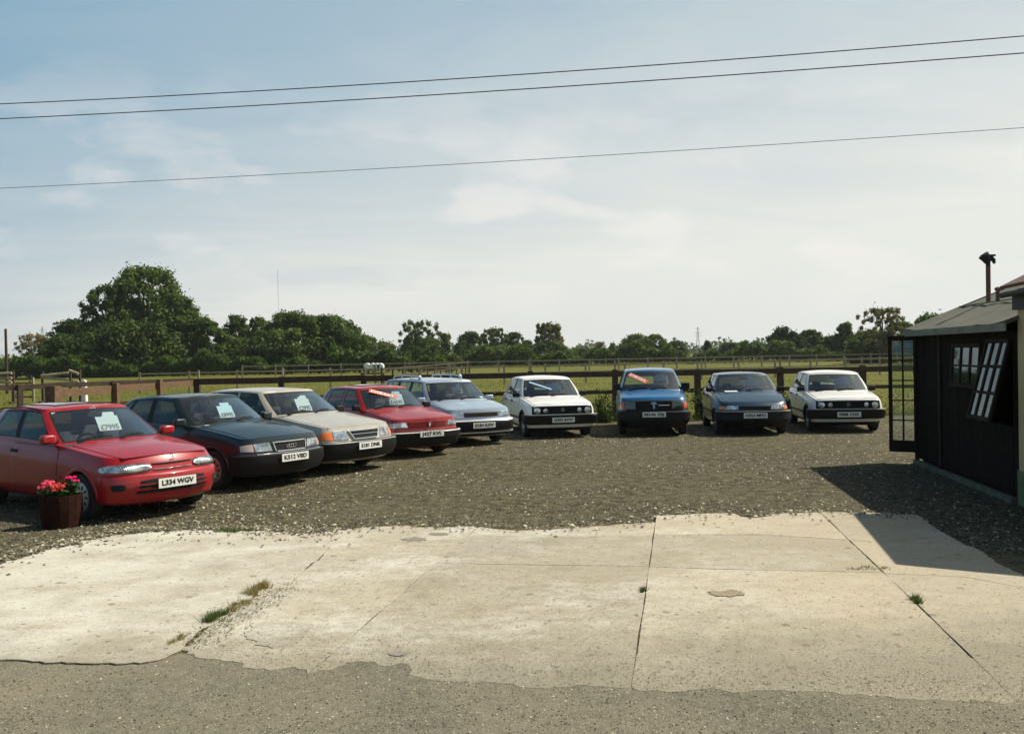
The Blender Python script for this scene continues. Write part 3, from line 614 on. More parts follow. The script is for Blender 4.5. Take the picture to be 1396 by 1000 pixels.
T(570, 438, 27, 165, 'green', 'isolated tree with an open spreading top and sky gaps', 'open', leaves=4200, leaf=.27, sparse=.5, low=.15)
T(578, 462, 36, 163, 'green', 'dense lower part of foliage under the open spreading tree', 'dome', leaves=5000, low=.0)
T(607, 455, 8, 164, 'mid', 'small tree clump at the right of the open spreading tree', 'open', leaves=900, sparse=.5, low=.3)
T(641, 453, 20, 170, 'green', 'first tree of the middle trio, left of the gap', 'round', leaves=4200, low=.0)
T(672, 448, 19, 172, 'mid', 'second tree of the middle trio with clumpy open crown', 'open', leaves=3800, sparse=.3, low=.1)
T(700, 454, 17, 175, 'green', 'third tree of the middle trio', 'round', leaves=3600, low=.0)
T(665, 472, 46, 168, 'green', 'low dense trees below the middle trio', 'dome', leaves=6000, low=.0)
T(719, 464, 10, 178, 'green', 'little tree squeezed before the umbrella-shaped tree', 'round', leaves=1500, low=.0)
T(748, 441, 20, 160, 'olive', 'umbrella-shaped tree with a pale broken crown', 'open', leaves=3800, sparse=.45, low=.25)
T(750, 466, 26, 158, 'green', 'dense base growth around the umbrella-shaped tree', 'dome', leaves=4500, low=.0)
T(795, 474, 26, 230, 'mid', 'low hedge tree right of the umbrella-shaped tree', 'dome', leaves=3000, leaf=.36, low=.0)
T(818, 466, 7, 225, 'olive', 'tiny round-topped tree poking from the hedge', 'open', leaves=700, low=.2, sparse=.3)
T(835, 468, 12, 215, 'mid', 'small dark tree left of the bushy pair', 'cone', leaves=1300, leaf=.3, low=.0)
T(868, 456, 23, 180, 'mid', 'bushy tree behind the blue car roof, left of pair', 'dome', leaves=4600, low=.0)
T(893, 456, 17, 185, 'green', 'bushy tree behind the blue car roof, right of pair', 'round', leaves=3200, low=.0)
T(922, 465, 13, 200, 'green', 'small tree left of the distant pylon', 'dome', leaves=2200, low=.0)
T(964, 465, 11, 190, 'dark', 'small dark pointed tree right of the distant pylon', 'cone', leaves=1900, low=.0)
T(994, 467, 14, 190, 'green', 'small spreading tree behind the navy car roof', 'open', leaves=2000, low=.05, sparse=.2)
T(1030, 467, 15, 240, 'far', 'hazy distant tree between navy car and large dark oak', 'dome', leaves=2000, leaf=.36, low=.0)
T(1071, 446, 23, 150, 'dark', 'large dark oak above the right white hatchback', 'round', leaves=6500, low=.02)
T(1104, 451, 18, 155, 'green', 'paler tree beside the large dark oak', 'dome', leaves=4200, low=.0)
T(1132, 459, 16, 152, 'green', 'low tree between the pale and the pointed tree', 'dome', leaves=3200, low=.0)
T(1152, 441, 15, 148, 'green', 'pointed bushy tree left of the twiggy one', 'round', leaves=4200, low=.02)
T(1202, 421, 30, 110, 'olive', 'tall twiggy tree with bare shoots near the hut', 'open', leaves=2600, leaf=.2, sparse=.8, low=.25)
T(1190, 452, 34, 118, 'green', 'dense bushy growth beneath the twiggy tree', 'dome', leaves=6500, low=.0)
T(1228, 440, 18, 116, 'green', 'bush reaching up beside the hut roof corner', 'dome', leaves=4200, low=.0)
T(1270, 431, 34, 100, 'green', 'dark tree top showing over the hut roof edge', 'dome', leaves=6000, low=.0)
def hedge(name, u0, u1, depth, hgt, lm, label, n, leaf, seed, wdt=3.):
    r = np.random.default_rng(seed); x0, x1 = P(u0, 480, depth).x, P(u1, 480, depth).x; x = r.uniform(x0, x1, n)
    hm = hgt * (.75 + .25 * np.sin(x * .31 + seed) + .18 * np.sin(x * 1.1) + .1 * np.sin(x * 2.7))
    z = hm * np.sqrt(r.random(n)); y = depth + r.uniform(-.5, .5, n) * wdt
    C = np.stack([x, y, z], 1); V, F = leaf_quads(C, np.tile([0, -.5, .6], (n, 1)), leaf, r)
    o = big_mesh(name, V, F, [LM[lm], LM['mid']], (r.random(len(F)) < .15).astype(int)); tag(o, label, 'hedge'); return o
hedge('hedgerow', -60, 620, 116, 2.6, 'green', 'long dark hedge at the foot of the left and middle trees', 26000, .24, 1)
hedge('hedgerow', 600, 1320, 140, 3.0, 'green', 'long green hedge at the foot of the middle and right trees', 26000, .26, 2)
o = hedge('distant_woodland', -300, 1700, 420, 6.5, 'far', 'hazy far-off line of woods along the horizon', 15000, .9, 3, 30); o['kind'] = 'stuff'

# pylons and masts on the horizon
m_steel = mat('galvanised_steel', (.30, .33, .35), .6)
def pylon(u, v_top, d, label, wfac=1.):
    p = P(u, v_top, d); H = p.z; t = empty('pylon', (p.x, d, 0)); tag(t, label, 'pylon', 'pylons on the horizon')
    mb = MB(); th = d / 1900.; w = H * .09 * wfac
    lv = [(0, w), (.3, w * .62), (.6, w * .36), (.8, w * .25), (1, w * .06)]
    for sx in (-1, 1):
        for sy in (-1, 1):
            for (a, wa), (b, wb) in zip(lv, lv[1:]): mb.bar((sx * wa, sy * wa, a * H), (sx * wb, sy * wb, b * H), th * .45)
    for (a, wa), (b, wb) in zip(lv, lv[1:]):
        for s in (-1, 1):
            mb.bar((-s * wa, -wa, a * H), (s * wb, -wb, b * H), th * .25); mb.bar((-s * wa, wa, a * H), (s * wb, wb, b * H), th * .25)
    mb.obj('tower', m_steel, t)
    for z, l in ((.62, .17), (.76, .13), (.9, .10)):
        a = MB(); a.bar((-H * l, 0, z * H), (H * l, 0, z * H), th * .4); a.bar((-H * l, 0, z * H), (0, 0, (z + .06) * H), th * .25); a.bar((H * l, 0, z * H), (0, 0, (z + .06) * H), th * .25); a.obj('cross_arm', m_steel, t)
pylon(951, 445, 1500, 'lattice pylon on the skyline between the blue car and the navy car')
pylon(58, 445, 1600, 'faint lattice pylon rising behind the pale tree at far left')
pylon(475, 436, 1500, 'faint lattice pylon above the right end of the long rounded trees')
pylon(30, 474, 2000, 'tiny pylon low on the skyline at far left')
p = P(379, 368, 1400); mb = MB(); mb.bar((0, 0, 0), (0, 0, p.z), .4)
for k in range(12): mb.box((0, 0, p.z * (k + .5) / 12), (.8, .8, .6))
o = mb.obj('radio_mast', m_steel); o.location = (p.x, p.y, 0); tag(o, 'very thin tall radio mast rising behind the long rounded trees', 'mast')
t = empty('telegraph_pole', (P(9, 500, 60).x, 60, 0)); tag(t, 'dark telegraph pole at the left edge of the photo', 'pole')
MB().tube([(0, 0, -.2), (0, 0, P(9, 448, 60).z)], [.11, .08], 10).obj('shaft', m_wood, t, smooth=50)

# overhead wires
m_wire = mat('cable', (.03, .035, .04), .6)
def wire(q, r, label, dd=(23, 20.5, 18.5)):
    A, B, C = (Vector(P(*q[i], dd[i])) for i in range(3)); pts = []
    ts = (q[1][0] - q[0][0]) / (q[2][0] - q[0][0]); ts = (B.x - A.x) / (C.x - A.x)
    for i in range(41):
        t = -1.0 + 3.0 * i / 40
        l0 = (t - ts) * (t - 1) / (ts); l1 = t * (t - 1) / (ts * (ts - 1)); l2 = t * (t - ts) / (1 - ts)
        pts.append(A * l0 + B * l1 + C * l2)
    mb = MB(); mb.tube(pts, r, 6); o = mb.obj('overhead_cable', m_wire, smooth=60); tag(o, label, 'cable', 'overhead cables')
wire([(8, 143), (700, 104), (1396, 51)], .0115, 'topmost thick black cable crossing the sky')
wire([(8, 163), (700, 124), (1396, 74)], .0115, 'thick black cable just beneath the topmost one')
wire([(8, 257), (700, 220), (1396, 175)], .006, 'lowest and thinnest grey cable crossing the sky')

# ================================================================ HUT AND CREAM BUILDING
m_hut = mat('creosoted_boards', (.012, .009, .007), .9, spec=.08, noise=.5, nscale=5, bump=.5, bscale=25)
m_hut2 = mat('creosoted_frame', (.022, .014, .010), .8, spec=.15, noise=.4, nscale=6)
m_felt = mat('green_roof_felt', (.088, .090, .062), .95, noise=.35, nscale=2.2, bump=.5, bscale=60)
m_fas = mat('pale_fascia', (.19, .19, .14), .8, noise=.3, nscale=4)
m_hglass = glassmat('hut_glass', (.35, .42, .40), .95)
HA = Vector((6.83, 15.42, 0)); HB = Vector((6.25, 11.32, 0)); hd = (HB - HA).normalized(); hn = Vector((hd.y, -hd.x, 0)); hn = -hn if hn.x > 0 else hn   # hn points out to the yard (-x)
HL = (HB - HA).length; HD = 5.2; EZ = 2.19
hut = empty('timber_hut', HA); tag(hut, 'low dark creosoted timber hut with green felt roof at the right of the yard', 'hut')
HM = Matrix((hd, -hn, Vector((0, 0, 1)))).transposed()      # local x along wall towards viewer, y into the hut
hut.rotation_euler = HM.to_euler()
openings = [(-.01, -.01, 0, 0)]
W1 = (P(1304, 500, 1), P(1346, 500, 1))
def wall_s(u):   # distance along wall where photo column u meets it
    a, b = _un(u, 520); # x/y=a
    # HA + hd*s : (x)=a*(y)
    return (a * HA.y - HA.x) / (hd.x - a * hd.y)
s1a, s1b, s2a, s2b = wall_s(1303), wall_s(1342), wall_s(1350), wall_s(1386)
s2b = min(s2b, HL - .12)
# planks: vertical boards, skipping window holes
pw = .125; k = 0; x = .02
holes = [(s1a, s1b, 1.38, 2.0), (s2a, s2b, .95, 2.05)]
while x < HL - .01:
    w = min(pw, HL - x) - .006; segs = [(.10, EZ - .04)]
    for (a, b, z0, z1) in holes:
        if x + w > a + .01 and x < b - .01: segs = [(.10, z0), (z1, EZ - .04)]
    for (z0, z1) in segs: MB().box((x + w / 2, random.uniform(-.004, .004), (z0 + z1) / 2), (w, .022, z1 - z0)).obj('plank', m_hut, hut)
    x += pw
mb = MB(); mb.box((HL / 2, HD, 1.1), (HL, .05, 2.15)); mb.box((0.03, HD / 2 + .03, 1.1), (.05, HD - .1, 2.15)); mb.box((HL - .03, HD / 2 + .03, 1.1), (.05, HD - .1, 2.15)); mb.box((HL / 2, HD / 2, .05), (HL - .12, HD - .1, .06)); mb.obj('wall', m_hut, hut)
MB().bar((-.03, -.05, .04), (HL, -.05, .04), .07, .075).obj('base_beam', mat('base_beam_wood', (.10, .10, .065), .85, noise=.4, nscale=6), hut)
for x in (.0, 1.25): MB().box((x + .03, -.03, 1.12), (.09, .05, 2.1)).obj('corner_post', m_hut2, hut)
# roof: gable, ridge parallel to the front wall
ov = .17; ex0, ex1 = -.17, HL + .10; ry = HD / 2; slope = .40; rz = EZ + slope * (ry + ov)
def roofz(y): return EZ + slope * (y + ov)
mb = MB(); th = .05
nx_, ny_ = 14, 10; vs = []; 
for sgn in (0, 1):
    base = len(mb.v); vs = []; fs = []
    for j in range(ny_ + 1):
        for i in range(nx_ + 1):
            xx = ex0 + (ex1 - ex0) * i / nx_; q = j / ny_; yy = -ov + (ry + ov) * q if not sgn else HD + ov - (HD + ov - ry) * q
            zz = roofz(-ov + (ry + ov) * q) + .012 * math.sin(i * 1.9 + j) - .03 * math.sin(math.pi * i / nx_)
            vs.append((xx, yy, zz + th))
    fs = [(j * (nx_ + 1) + i, j * (nx_ + 1) + i + 1, (j + 1) * (nx_ + 1) + i + 1, (j + 1) * (nx_ + 1) + i) for j in range(ny_) for i in range(nx_)]
    mb.add(vs, fs)
rf = mb.obj('roof', m_felt, hut, recalc=False); md = rf.modifiers.new('s', 'SOLIDIFY'); md.thickness = .05; md.offset = 0; bake(rf); shade(rf.data, 40)
for q in (.33, .66): MB().bar((ex0, -ov + (ry + ov) * q, roofz(-ov + (ry + ov) * q) + th + .034), (ex1, -ov + (ry + ov) * q, roofz(-ov + (ry + ov) * q) + th + .03), .03, .012).obj('felt_seam', m_felt, hut)
MB().box((HL / 2, -ov - .012, EZ + .005), (ex1 - ex0, .02, .10)).obj('fascia', m_fas, hut)
for k in (0, 1):
    xx = ex0 - .015 if k == 0 else ex1 + .0
    if k == 0: MB().bar((xx, -ov, EZ + .02), (xx, ry, rz + .02), .025, .12).bar((xx, HD + ov, EZ + .02), (xx, ry, rz + .02), .025, .12).obj('bargeboard', m_hut2, hut)
mb = MB(); mb.add([(.03, 0, EZ - .03), (.03, HD, EZ - .03), (.03, ry, rz - .06)], [(0, 1, 2)]); gb = mb.obj('gable_wall', m_hut, hut, recalc=False); md = gb.modifiers.new('s', 'SOLIDIFY'); md.thickness = .04; bake(gb)
# windows: casement frames with 3 x n panes, hung from the top and pushed out
def casement(x0, x1, z0, z1, cols, rows, tilt, lab=None):
    w = x1 - x0; h = z1 - z0; M0 = Matrix.Translation((x0, -.03, z1)) @ Matrix.Rotation(-tilt, 4, 'X')   # local: x right, z down negative
    w_ = bpy.data.objects.new('window', None); link(w_, hut); w_.matrix_local = M0
    def T_(v): return Vector(v)
    mb = MB(); fr = .045
    mb.box(T_((w / 2, 0, -fr / 2)), (w, .04, fr)); mb.box(T_((w / 2, 0, -h + fr / 2)), (w, .04, fr)); mb.box(T_((fr / 2, 0, -h / 2)), (fr, .038, h - 2 * fr)); mb.box(T_((w - fr / 2, 0, -h / 2)), (fr, .038, h - 2 * fr))
    for i in range(1, cols): mb.box(T_((w * i / cols, 0, -h / 2)), (.055, .03, h - 2 * fr))
    for j in range(1, rows): mb.box(T_((w / 2, -.004, -h * j / rows)), (w - 2 * fr, .026, .028))
    mb.obj('window_frame', m_hut2, w_)
    pw_, ph_ = (w - 2 * fr) / cols, (h - 2 * fr) / rows
    for i in range(cols):
        for j in range(rows):
            cx = fr + pw_ * (i + .5); cz = -fr - ph_ * (j + .5); MB().box(T_((cx, 0, cz)), (pw_ - .02, .004, ph_ - .02)).obj('pane', m_hglass, w_)
casement(s1a, s1b, 1.38, 2.0, 3, 2, R(4))
casement(s2a, s2b, .98, 2.05, 3, 3, R(14))
# glazed door leaf standing open at the far corner
dl = bpy.data.objects.new('door', None); link(dl, hut)
hinge = Vector((6.82, 15.40, 0)); outer = Vector((6.44, 15.66, 0)); LH = P(1218, 458, 15.66); ztop = P(1217, 458, 15.66).z; zbot = P(1217, 615, 15.66).z
dv = outer - hinge; DW = dv.length; dl.matrix_local = (Matrix.Translation(HA) @ HM.to_4x4()).inverted() @ Matrix.Translation(hinge) @ Matrix.Rotation(math.atan2(dv.y, dv.x), 4, 'Z')
mb = MB(); st = .06
mb.box((st / 2, 0, (ztop + zbot) / 2), (st, .045, ztop - zbot)); mb.box((DW - st / 2, 0, (ztop + zbot) / 2), (st, .045, ztop - zbot)); mb.box((DW / 2, 0, ztop - .04), (DW - 2 * st, .043, .08)); mb.box((DW / 2, 0, zbot + .10), (DW - 2 * st, .043, .2))
mb.box((DW / 2, 0, (ztop + zbot) / 2 + .06), (.025, .035, ztop - zbot - .28))
rows = 5; zz0, zz1 = zbot + .2, ztop - .08
for j in range(1, rows): mb.box((DW / 2, -.008, zz0 + (zz1 - zz0) * j / rows), (DW - 2 * st, .03, .022))
mb.obj('door_frame', m_hut2, dl)
m_clear = glassmat('clear_glass', (.85, .9, .88), 1.0)
for i in range(2):
    for j in range(rows):
        pw_ = (DW - 2 * st) / 2; ph_ = (zz1 - zz0) / rows; MB().box((st + pw_ * (i + .5), 0, zz0 + ph_ * (j + .5)), (pw_ - .025, .004, ph_ - .022)).obj('pane', m_clear, dl)
# flue pipe with cowl, roof knob
y_f = 1.15; xf_ = .55
pz = None
fl = P(1347, 405, 14.6)
t = empty('flue_pipe', (fl.x, fl.y, 2.3)); tag(t, 'rusty flue pipe with black cowl sticking up from the green hut roof', 'flue')
ztopf = P(1347, 358, 14.6).z
m_rust = mat('rusty_pipe', (.16, .075, .05), .8, noise=.5, nscale=12); m_black = mat('sooty_metal', (.012, .011, .011), .7)
MB().tube([(0, 0, 0), (0, 0, ztopf - 2.36)], .036, 12).obj('pipe', m_rust, t, smooth=50)
mb = MB(); z0 = ztopf - 2.38; mb.tube([(0, 0, z0), (0, 0, z0 + .09)], .034, 10); mb.tube([(.0, 0, z0 + .08), (-.04, 0, z0 + .16), (-.075, 0, z0 + .20)], [.05, .075, .085], 10); mb.box((.0, 0, z0 + .19), (.19, .11, .03)); mb.tube([(.03, 0, z0 + .16), (.09, 0, z0 + .12), (.10, 0, z0 + .06)], [.04, .035, .02], 8); mb.obj('cowl', m_black, t, smooth=50)
kn = P(1359.5, 396, 14.2); mb = MB(); mb.lathe([(.03, -.2), (.03, 0), (.045, .01), (.045, .04), (.01, .06)], 12); o = mb.obj('roof_vent', m_rust, smooth=40); o.location = kn; tag(o, 'small round vent knob on the hut roof right of the flue', 'vent')

# cream building, only its corner shows
m_cream = mat('cream_render', (.50, .40, .20), .85, noise=.12, nscale=3, bump=.3, bscale=50); m_plinth = mat('dark_plinth', (.13, .15, .075), .9, noise=.4, nscale=6)
m_tile = mat('dark_roof_sheet', (.10, .055, .04), .85, noise=.4, nscale=6)
CA = Vector((6.235, 11.28, 0)); cd = Vector((-.215, -.977, 0)).normalized(); cn = Vector((-cd.y, cd.x, 0)); cn = cn if cn.x > 0 else -cn
cb = empty('cream_building', CA); tag(cb, 'cream rendered building cut off by the right edge, with dark overhanging roof', 'building')
CM = Matrix((cd, cn, Vector((0, 0, 1)))).transposed(); cb.matrix_world = Matrix.Translation(CA) @ CM.to_4x4()
CL, CD, CE = 2.45, 5.0, 2.66
mb = MB(); mb.box((CL / 2, CD / 2, (CE + .42) / 2), (CL, CD, CE - .42)); mb.obj('wall', m_cream, cb)
MB().box((CL / 2, CD / 2, .21), (CL + .03, CD + .03, .44)).obj('plinth', m_plinth, cb)  # base band in a darker, greener colour than the wall above
mb = MB(); rr_ = CD / 2; ovc = .17; sl = .50; e0, e1 = -.08, CL + .10
for (ya, yb) in ((-ovc, rr_), (CD + ovc, rr_)):
    za, zb = CE + .02, CE + .02 + sl * (rr_ + ovc)
    mb.add([(e0, ya, za), (e1, ya, za), (e1, yb, zb), (e0, yb, zb)], [(0, 1, 2, 3)])
rf = mb.obj('roof', m_tile, cb, recalc=False); md = rf.modifiers.new('s', 'SOLIDIFY'); md.thickness = .04; md.offset = 0; bake(rf)
mb = MB(); mb.box((CL / 2, -.035, CE - .14), (CL, .05, .24)); mb.obj('eaves_board', m_black, cb)
MB().tube([(-.1, -ovc + .02, CE - .07), (CL + .1, -ovc + .02, CE - .07)], .035, 8).obj('gutter', m_black, cb, smooth=50)
for x in (0.002, CL - .002):
    mb = MB(); mb.add([(x, 0, CE - .02), (x, CD, CE - .02), (x, rr_, CE + sl * rr_)], [(0, 1, 2)]); g_ = mb.obj('gable', m_cream, cb, recalc=False); md = g_.modifiers.new('s', 'SOLIDIFY'); md.thickness = .05; md.offset = -1 if x < 1 else 1; bake(g_)

# ================================================================ CARS
m_tyre = mat('tyre_rubber', (.018, .018, .018), .85); m_rubber = mat('black_trim', (.011, .011, .012), .6, spec=.25); m_int = mat('car_interior', (.03, .03, .034), .9)
m_seat = mat('seat_cloth', (.045, .047, .055), .95, noise=.2, nscale=20); m_chrome = mat('chrome', (.75, .75, .73), .12, 1.); m_alloy = mat('wheel_silver', (.42, .42, .42), .35, .7)
m_under = mat('underbody', (.01, .01, .01), .95); m_plate = mat('plate_white', (.72, .72, .66), .45); m_ink = mat('black_ink', (.012, .012, .012), .5)
m_amber = mat('amber_lens', (.75, .17, .02), .15, coat=1.); m_redlens = mat('red_lens', (.4, .01, .01), .15, coat=1.)
m_wsglass = glassmat('windscreen_glass', (.85, .95, .93), 1.9); m_sglass = glassmat('side_glass', (.76, .84, .78), .8)
def lens_mat():
    m = bpy.data.materials.new('headlamp_lens'); m.use_nodes = True; t = m.node_tree; b = t.nodes['Principled BSDF']; b.inputs['Roughness'].default_value = .16; b.inputs['Metallic'].default_value = .92; b.inputs['Coat Weight'].default_value = 1
    c = N(t, 'ShaderNodeTexCoord'); w = N(t, 'ShaderNodeTexWave'); w.bands_direction = 'Y'; w.inputs['Scale'].default_value = 14; w.inputs['Distortion'].default_value = .6; t.links.new(c.outputs['Object'], w.inputs[0])
    v = N(t, 'ShaderNodeTexNoise'); v.inputs['Scale'].default_value = 9; t.links.new(c.outputs['Object'], v.inputs[0])
    r = N(t, 'ShaderNodeMapRange'); r.inputs[1].default_value = .35; r.inputs[2].default_value = .65; t.links.new(v.outputs[0], r.inputs[0])
    mx = N(t, 'ShaderNodeMix', data_type='RGBA'); t.links.new(r.outputs[0], mx.inputs[0]); mx.inputs[6].default_value = (.25, .27, .27, 1); mx.inputs[7].default_value = (.85, .86, .84, 1); t.links.new(mx.outputs[2], b.inputs['Base Color'])
    bp = N(t, 'ShaderNodeBump'); bp.inputs['Strength'].default_value = .5; bp.inputs['Distance'].default_value = .01; t.links.new(w.outputs[0], bp.inputs['Height']); t.links.new(bp.outputs[0], b.inputs['Normal'])
    return m
m_lens = lens_mat()

class Body:
    def __init__(s, d):
        s.d = d; s.zt = herm(d['top']); s.zb = lin(d.get('bottom', [(-3, .2), (3, .2)])); s.hw = d['hw']
        s.fp = lin(d['front']); s.rp = lin(d['rear']); s.sp = herm(d['side']); s.xf, s.xr = d['xf'], d['xr']
        s.bf, s.br = d.get('bow', (.13, .10)); s.rf, s.rr = d.get('rad', (.20, .16)); s.tf, s.tr = d.get('taper', (.07, .07)); s.crown = lin(d.get('crown', [(-3, .03), (3, .04)]))
    def W(s, x, lam):
        w = s.hw + s.sp(lam); L = s.xf - .2; Lr = -s.xr - .2
        if x > .4: w -= s.tf * ((x - .4) / (s.xf - .4)) ** 2
        if x < -.4: w -= s.tr * ((-x - .4) / (-s.xr - .4)) ** 2
        return w
    def half(s, lam, nf=9, nc=7, ns=44):
        xf = s.xf + s.fp(lam); xr = s.xr + s.rp(lam); pts = []
        wf = s.W(xf - s.rf, lam); wr = s.W(xr + s.rr, lam); bF = s.bf; bR = s.br
        for i in range(nf): y = (wf - s.rf) * i / (nf - 1); pts.append((xf - bF * (y / wf) ** 2, y))
        x0 = xf - bF * ((wf - s.rf) / wf) ** 2
        sl = 2 * bF * (wf - s.rf) / wf ** 2; a0 = math.atan(sl)
        for i in range(1, nc + 1):
            a = a0 + (math.pi / 2 - a0) * i / nc
            # arc scaled so that it ends at (x1, wf)
            fx = (math.cos(a0) - math.cos(a)) / math.cos(a0); fy = (math.sin(a) - math.sin(a0)) / (1 - math.sin(a0)); pts.append((x0 - s.rf * 1.05 * fx, wf - s.rf + s.rf * fy))
        x1 = pts[-1][0]; x2 = xr + s.rr + bR
        for i in range(1, ns): x = x1 + (x2 - x1) * i / ns; pts.append((x, s.W(x, lam) if x < xf - s.rf else s.W(x, lam)))
        yr = wr
        for i in range(nc + 1):
            a = math.pi / 2 * (1 - i / nc); pts.append((xr + bR + s.rr - s.rr * math.cos(a), yr - s.rr + s.rr * math.sin(a)))
        for i in range(1, nf): y = (yr - s.rr) * (1 - i / (nf - 1)); pts.append((xr + bR * (y / (yr - s.rr)) ** 2, y))
        return pts
    def top(s, x, y): w = s.W(min(max(x, s.xr + .1), s.xf - .1), 1.); return s.zt(x) + s.crown(x) * (1 - min(1, (y / w) ** 2))
    def z(s, x, y, lam): return s.zb(x) + (s.top(x, y) - s.zb(x)) * lam
    def lam(s, x, y, z): return (z - s.zb(x)) / (s.top(x, y) - s.zb(x))
    def side(s, x, z, sg=1):
        lam = min(1., max(0., s.lam(x, s.hw, z))); e = 1e-3
        p = Vector((x, sg * s.W(x, lam), z)); px = Vector((x + e, sg * s.W(x + e, lam), z)); l2 = min(1., lam + .02); pz = Vector((x, sg * s.W(x, l2), z + .02 * (s.top(x, s.hw) - s.zb(x))))
        n = (px - p).cross(pz - p).normalized(); n = n if n.y * sg > 0 else -n; return p, n
    def dense(s, lam):
        key = round(lam, 3)
        if not hasattr(s, '_c'): s._c = {}
        if key not in s._c:
            h = s.half(key, 20, 16, 60); a = np.array(h); L = np.concatenate([[0], np.cumsum(np.hypot(*np.diff(a, axis=0).T))]); s._c[key] = (a, L)
        return s._c[key]
    def fr(s, t, z, rear=False):
        """point & normal on the front (or rear) wrap at signed arclength t from the centre line"""
        x_ = s.xf if not rear else s.xr
        lam = min(1., max(0., s.lam(x_ - .1 if not rear else x_ + .1, min(abs(t), s.hw), z)))
        a, L = s.dense(lam); q = abs(t); f = (lambda q_: (np.interp(q_, L, a[:, 0]), np.interp(q_, L, a[:, 1]))) if not rear else (lambda q_: (np.interp(L[-1] - q_, L, a[:, 0]), np.interp(L[-1] - q_, L, a[:, 1])))
        x, y = f(q); x2, y2 = f(q + .012); x0, y0 = f(max(0, q - .012))
        tx, ty = x2 - x0, y2 - y0; n = Vector((ty, -tx, 0)).normalized()
        if rear: n = -n
        l2 = min(1, lam + .05); 
        if q < .012: n = Vector((1 if not rear else -1, 0, 0))
        sg = 1 if t >= 0 else -1
        return Vector((x, y * sg, z)), Vector((n.x, n.y * sg, 0))
    def build(s, name, mats_, parent, cabin, arches):
        lams = s.d.get('lams', [0, .05, .12, .2, .3, .4, .5, .58, .66, .74, .82, .9, .96, 1.])
        rings = []
        for l in lams:
            h = s.half(l); rings.append([(x, y, s.z(x, y, l)) for x, y in h])
        n = len(rings[0])
        for f in (.985, .95, .88, .7, .45, .2, 0.):
            rings.append([(x, y * f, s.top(x, y * f) + (.0)) for x, y, _ in rings[len(lams) - 1]])
        bot = [[(x, y * f, z_) for x, y, z_ in rings[0]] for f in (.5, 0.)]
        rings = bot[::-1] + rings
        m = len(rings); vs = []; fs = []
        for rg in rings:
            vs += rg + [(x, -y, z_) for x, y, z_ in rg]
        for j in range(m - 1):
            for i in range(n - 1):
                a = j * 2 * n + i; b = a + 2 * n
                fs.append((a, a + 1, b + 1, b)); fs.append((a + n, b + n, b + n + 1, a + n + 1))
        bm = bmesh.new(); vv = [bm.verts.new(v) for v in vs]
        for f in fs:
            try: bm.faces.new([vv[i] for i in f])
            except ValueError: pass
        bmesh.ops.remove_doubles(bm, verts=bm.verts, dist=6e-4); bmesh.ops.dissolve_degenerate(bm, edges=bm.edges, dist=1e-4)
        o = bm_obj(name, bm, [mats_, m_int, m_under], parent)
        # dark dashboard / parcel shelf
        x0, x1 = cabin[0], cabin[1]
        for p in o.data.polygons:
            c = p.center
            if p.normal.z > .6 and cabin[2] < c.x < cabin[3] and abs(c.y) < s.W(c.x, 1.) - .06 and c.z > .7: p.material_index = 1
        c = MB(); w = s.hw
        for (ax, rad) in arches:
            for sg in (-1, 1): c.tube([(ax, sg * (w - .26), .285), (ax, sg * (w + .3), .285)], rad, 28, m=2)
        c.add([(x0, -w + .13, .42), (x1, -w + .13, .42), (x1, w - .13, .42), (x0, w - .13, .42), (x0 + .06, -w + .13, 1.6), (x1, -w + .13, 1.6), (x1, w - .13, 1.6), (x0 + .06, w - .13, 1.6)], [(3, 2, 1, 0), (4, 5, 6, 7), (0, 1, 5, 4), (1, 2, 6, 5), (2, 3, 7, 6), (3, 0, 4, 7)], 1)
        co = c.obj('cutter', [mats_, m_int, m_under]); co.parent = parent
        md = o.modifiers.new('b', 'BOOLEAN'); md.object = co; md.operation = 'DIFFERENCE'; md.solver = 'EXACT'
        try: md.material_mode = 'INDEX'
        except Exception: pass
        bake(o); shade(o.data, 32); me = co.data; bpy.data.objects.remove(co); bpy.data.meshes.remove(me)
        return o

def polypatch(mb, fn, poly, off=.006, back=-.02, bulge=0., m=0, maxseg=.05):
    """solid patch lying on the surface fn(a, b) -> (point, normal) inside the polygon poly [(a, b)...]"""
    pl = []
    for i in range(len(poly)):
        a, b = poly[i], poly[(i + 1) % len(poly)]; L = math.hypot(b[0] - a[0], b[1] - a[1]); k = max(1, int(math.ceil(L / maxseg)))
        for q in range(k): pl.append((a[0] + (b[0] - a[0]) * q / k, a[1] + (b[1] - a[1]) * q / k))
    cx = sum(p[0] for p in pl) / len(pl); cy = sum(p[1] for p in pl) / len(pl); n = len(pl); vs = []
    fl = [1., .96, .75, .5, .25]
    for a, b in pl: p, nn = fn(a, b); vs.append(p + nn * back)
    for f in fl:
        for a, b in pl:
            p, nn = fn(cx + (a - cx) * f, cy + (b - cy) * f); vs.append(p + nn * (off * (.55 if f == 1. else 1.) + bulge * (1 - f * f)))
    p, nn = fn(cx, cy); vs.append(p + nn * (off + bulge)); c = len(vs) - 1; fs = []
    for j in range(len(fl)):
        for i in range(n): fs.append((j * n + i, j * n + (i + 1) % n, (j + 1) * n + (i + 1) % n, (j + 1) * n + i))
    j = len(fl)
    for i in range(n): fs.append((j * n + i, j * n + (i + 1) % n, c))
    mb.add(vs, fs, m); return mb
def ell(cx, cy, rx, ry, n=18, p=2.):
    return [(cx + rx * math.copysign(abs(math.cos(2 * math.pi * i / n)) ** (2 / p), math.cos(2 * math.pi * i / n)), cy + ry * math.copysign(abs(math.sin(2 * math.pi * i / n)) ** (2 / p), math.sin(2 * math.pi * i / n))) for i in range(n)]
def rect(a0, a1, b0, b1): return [(a0, b0), (a1, b0), (a1, b1), (a0, b1)]
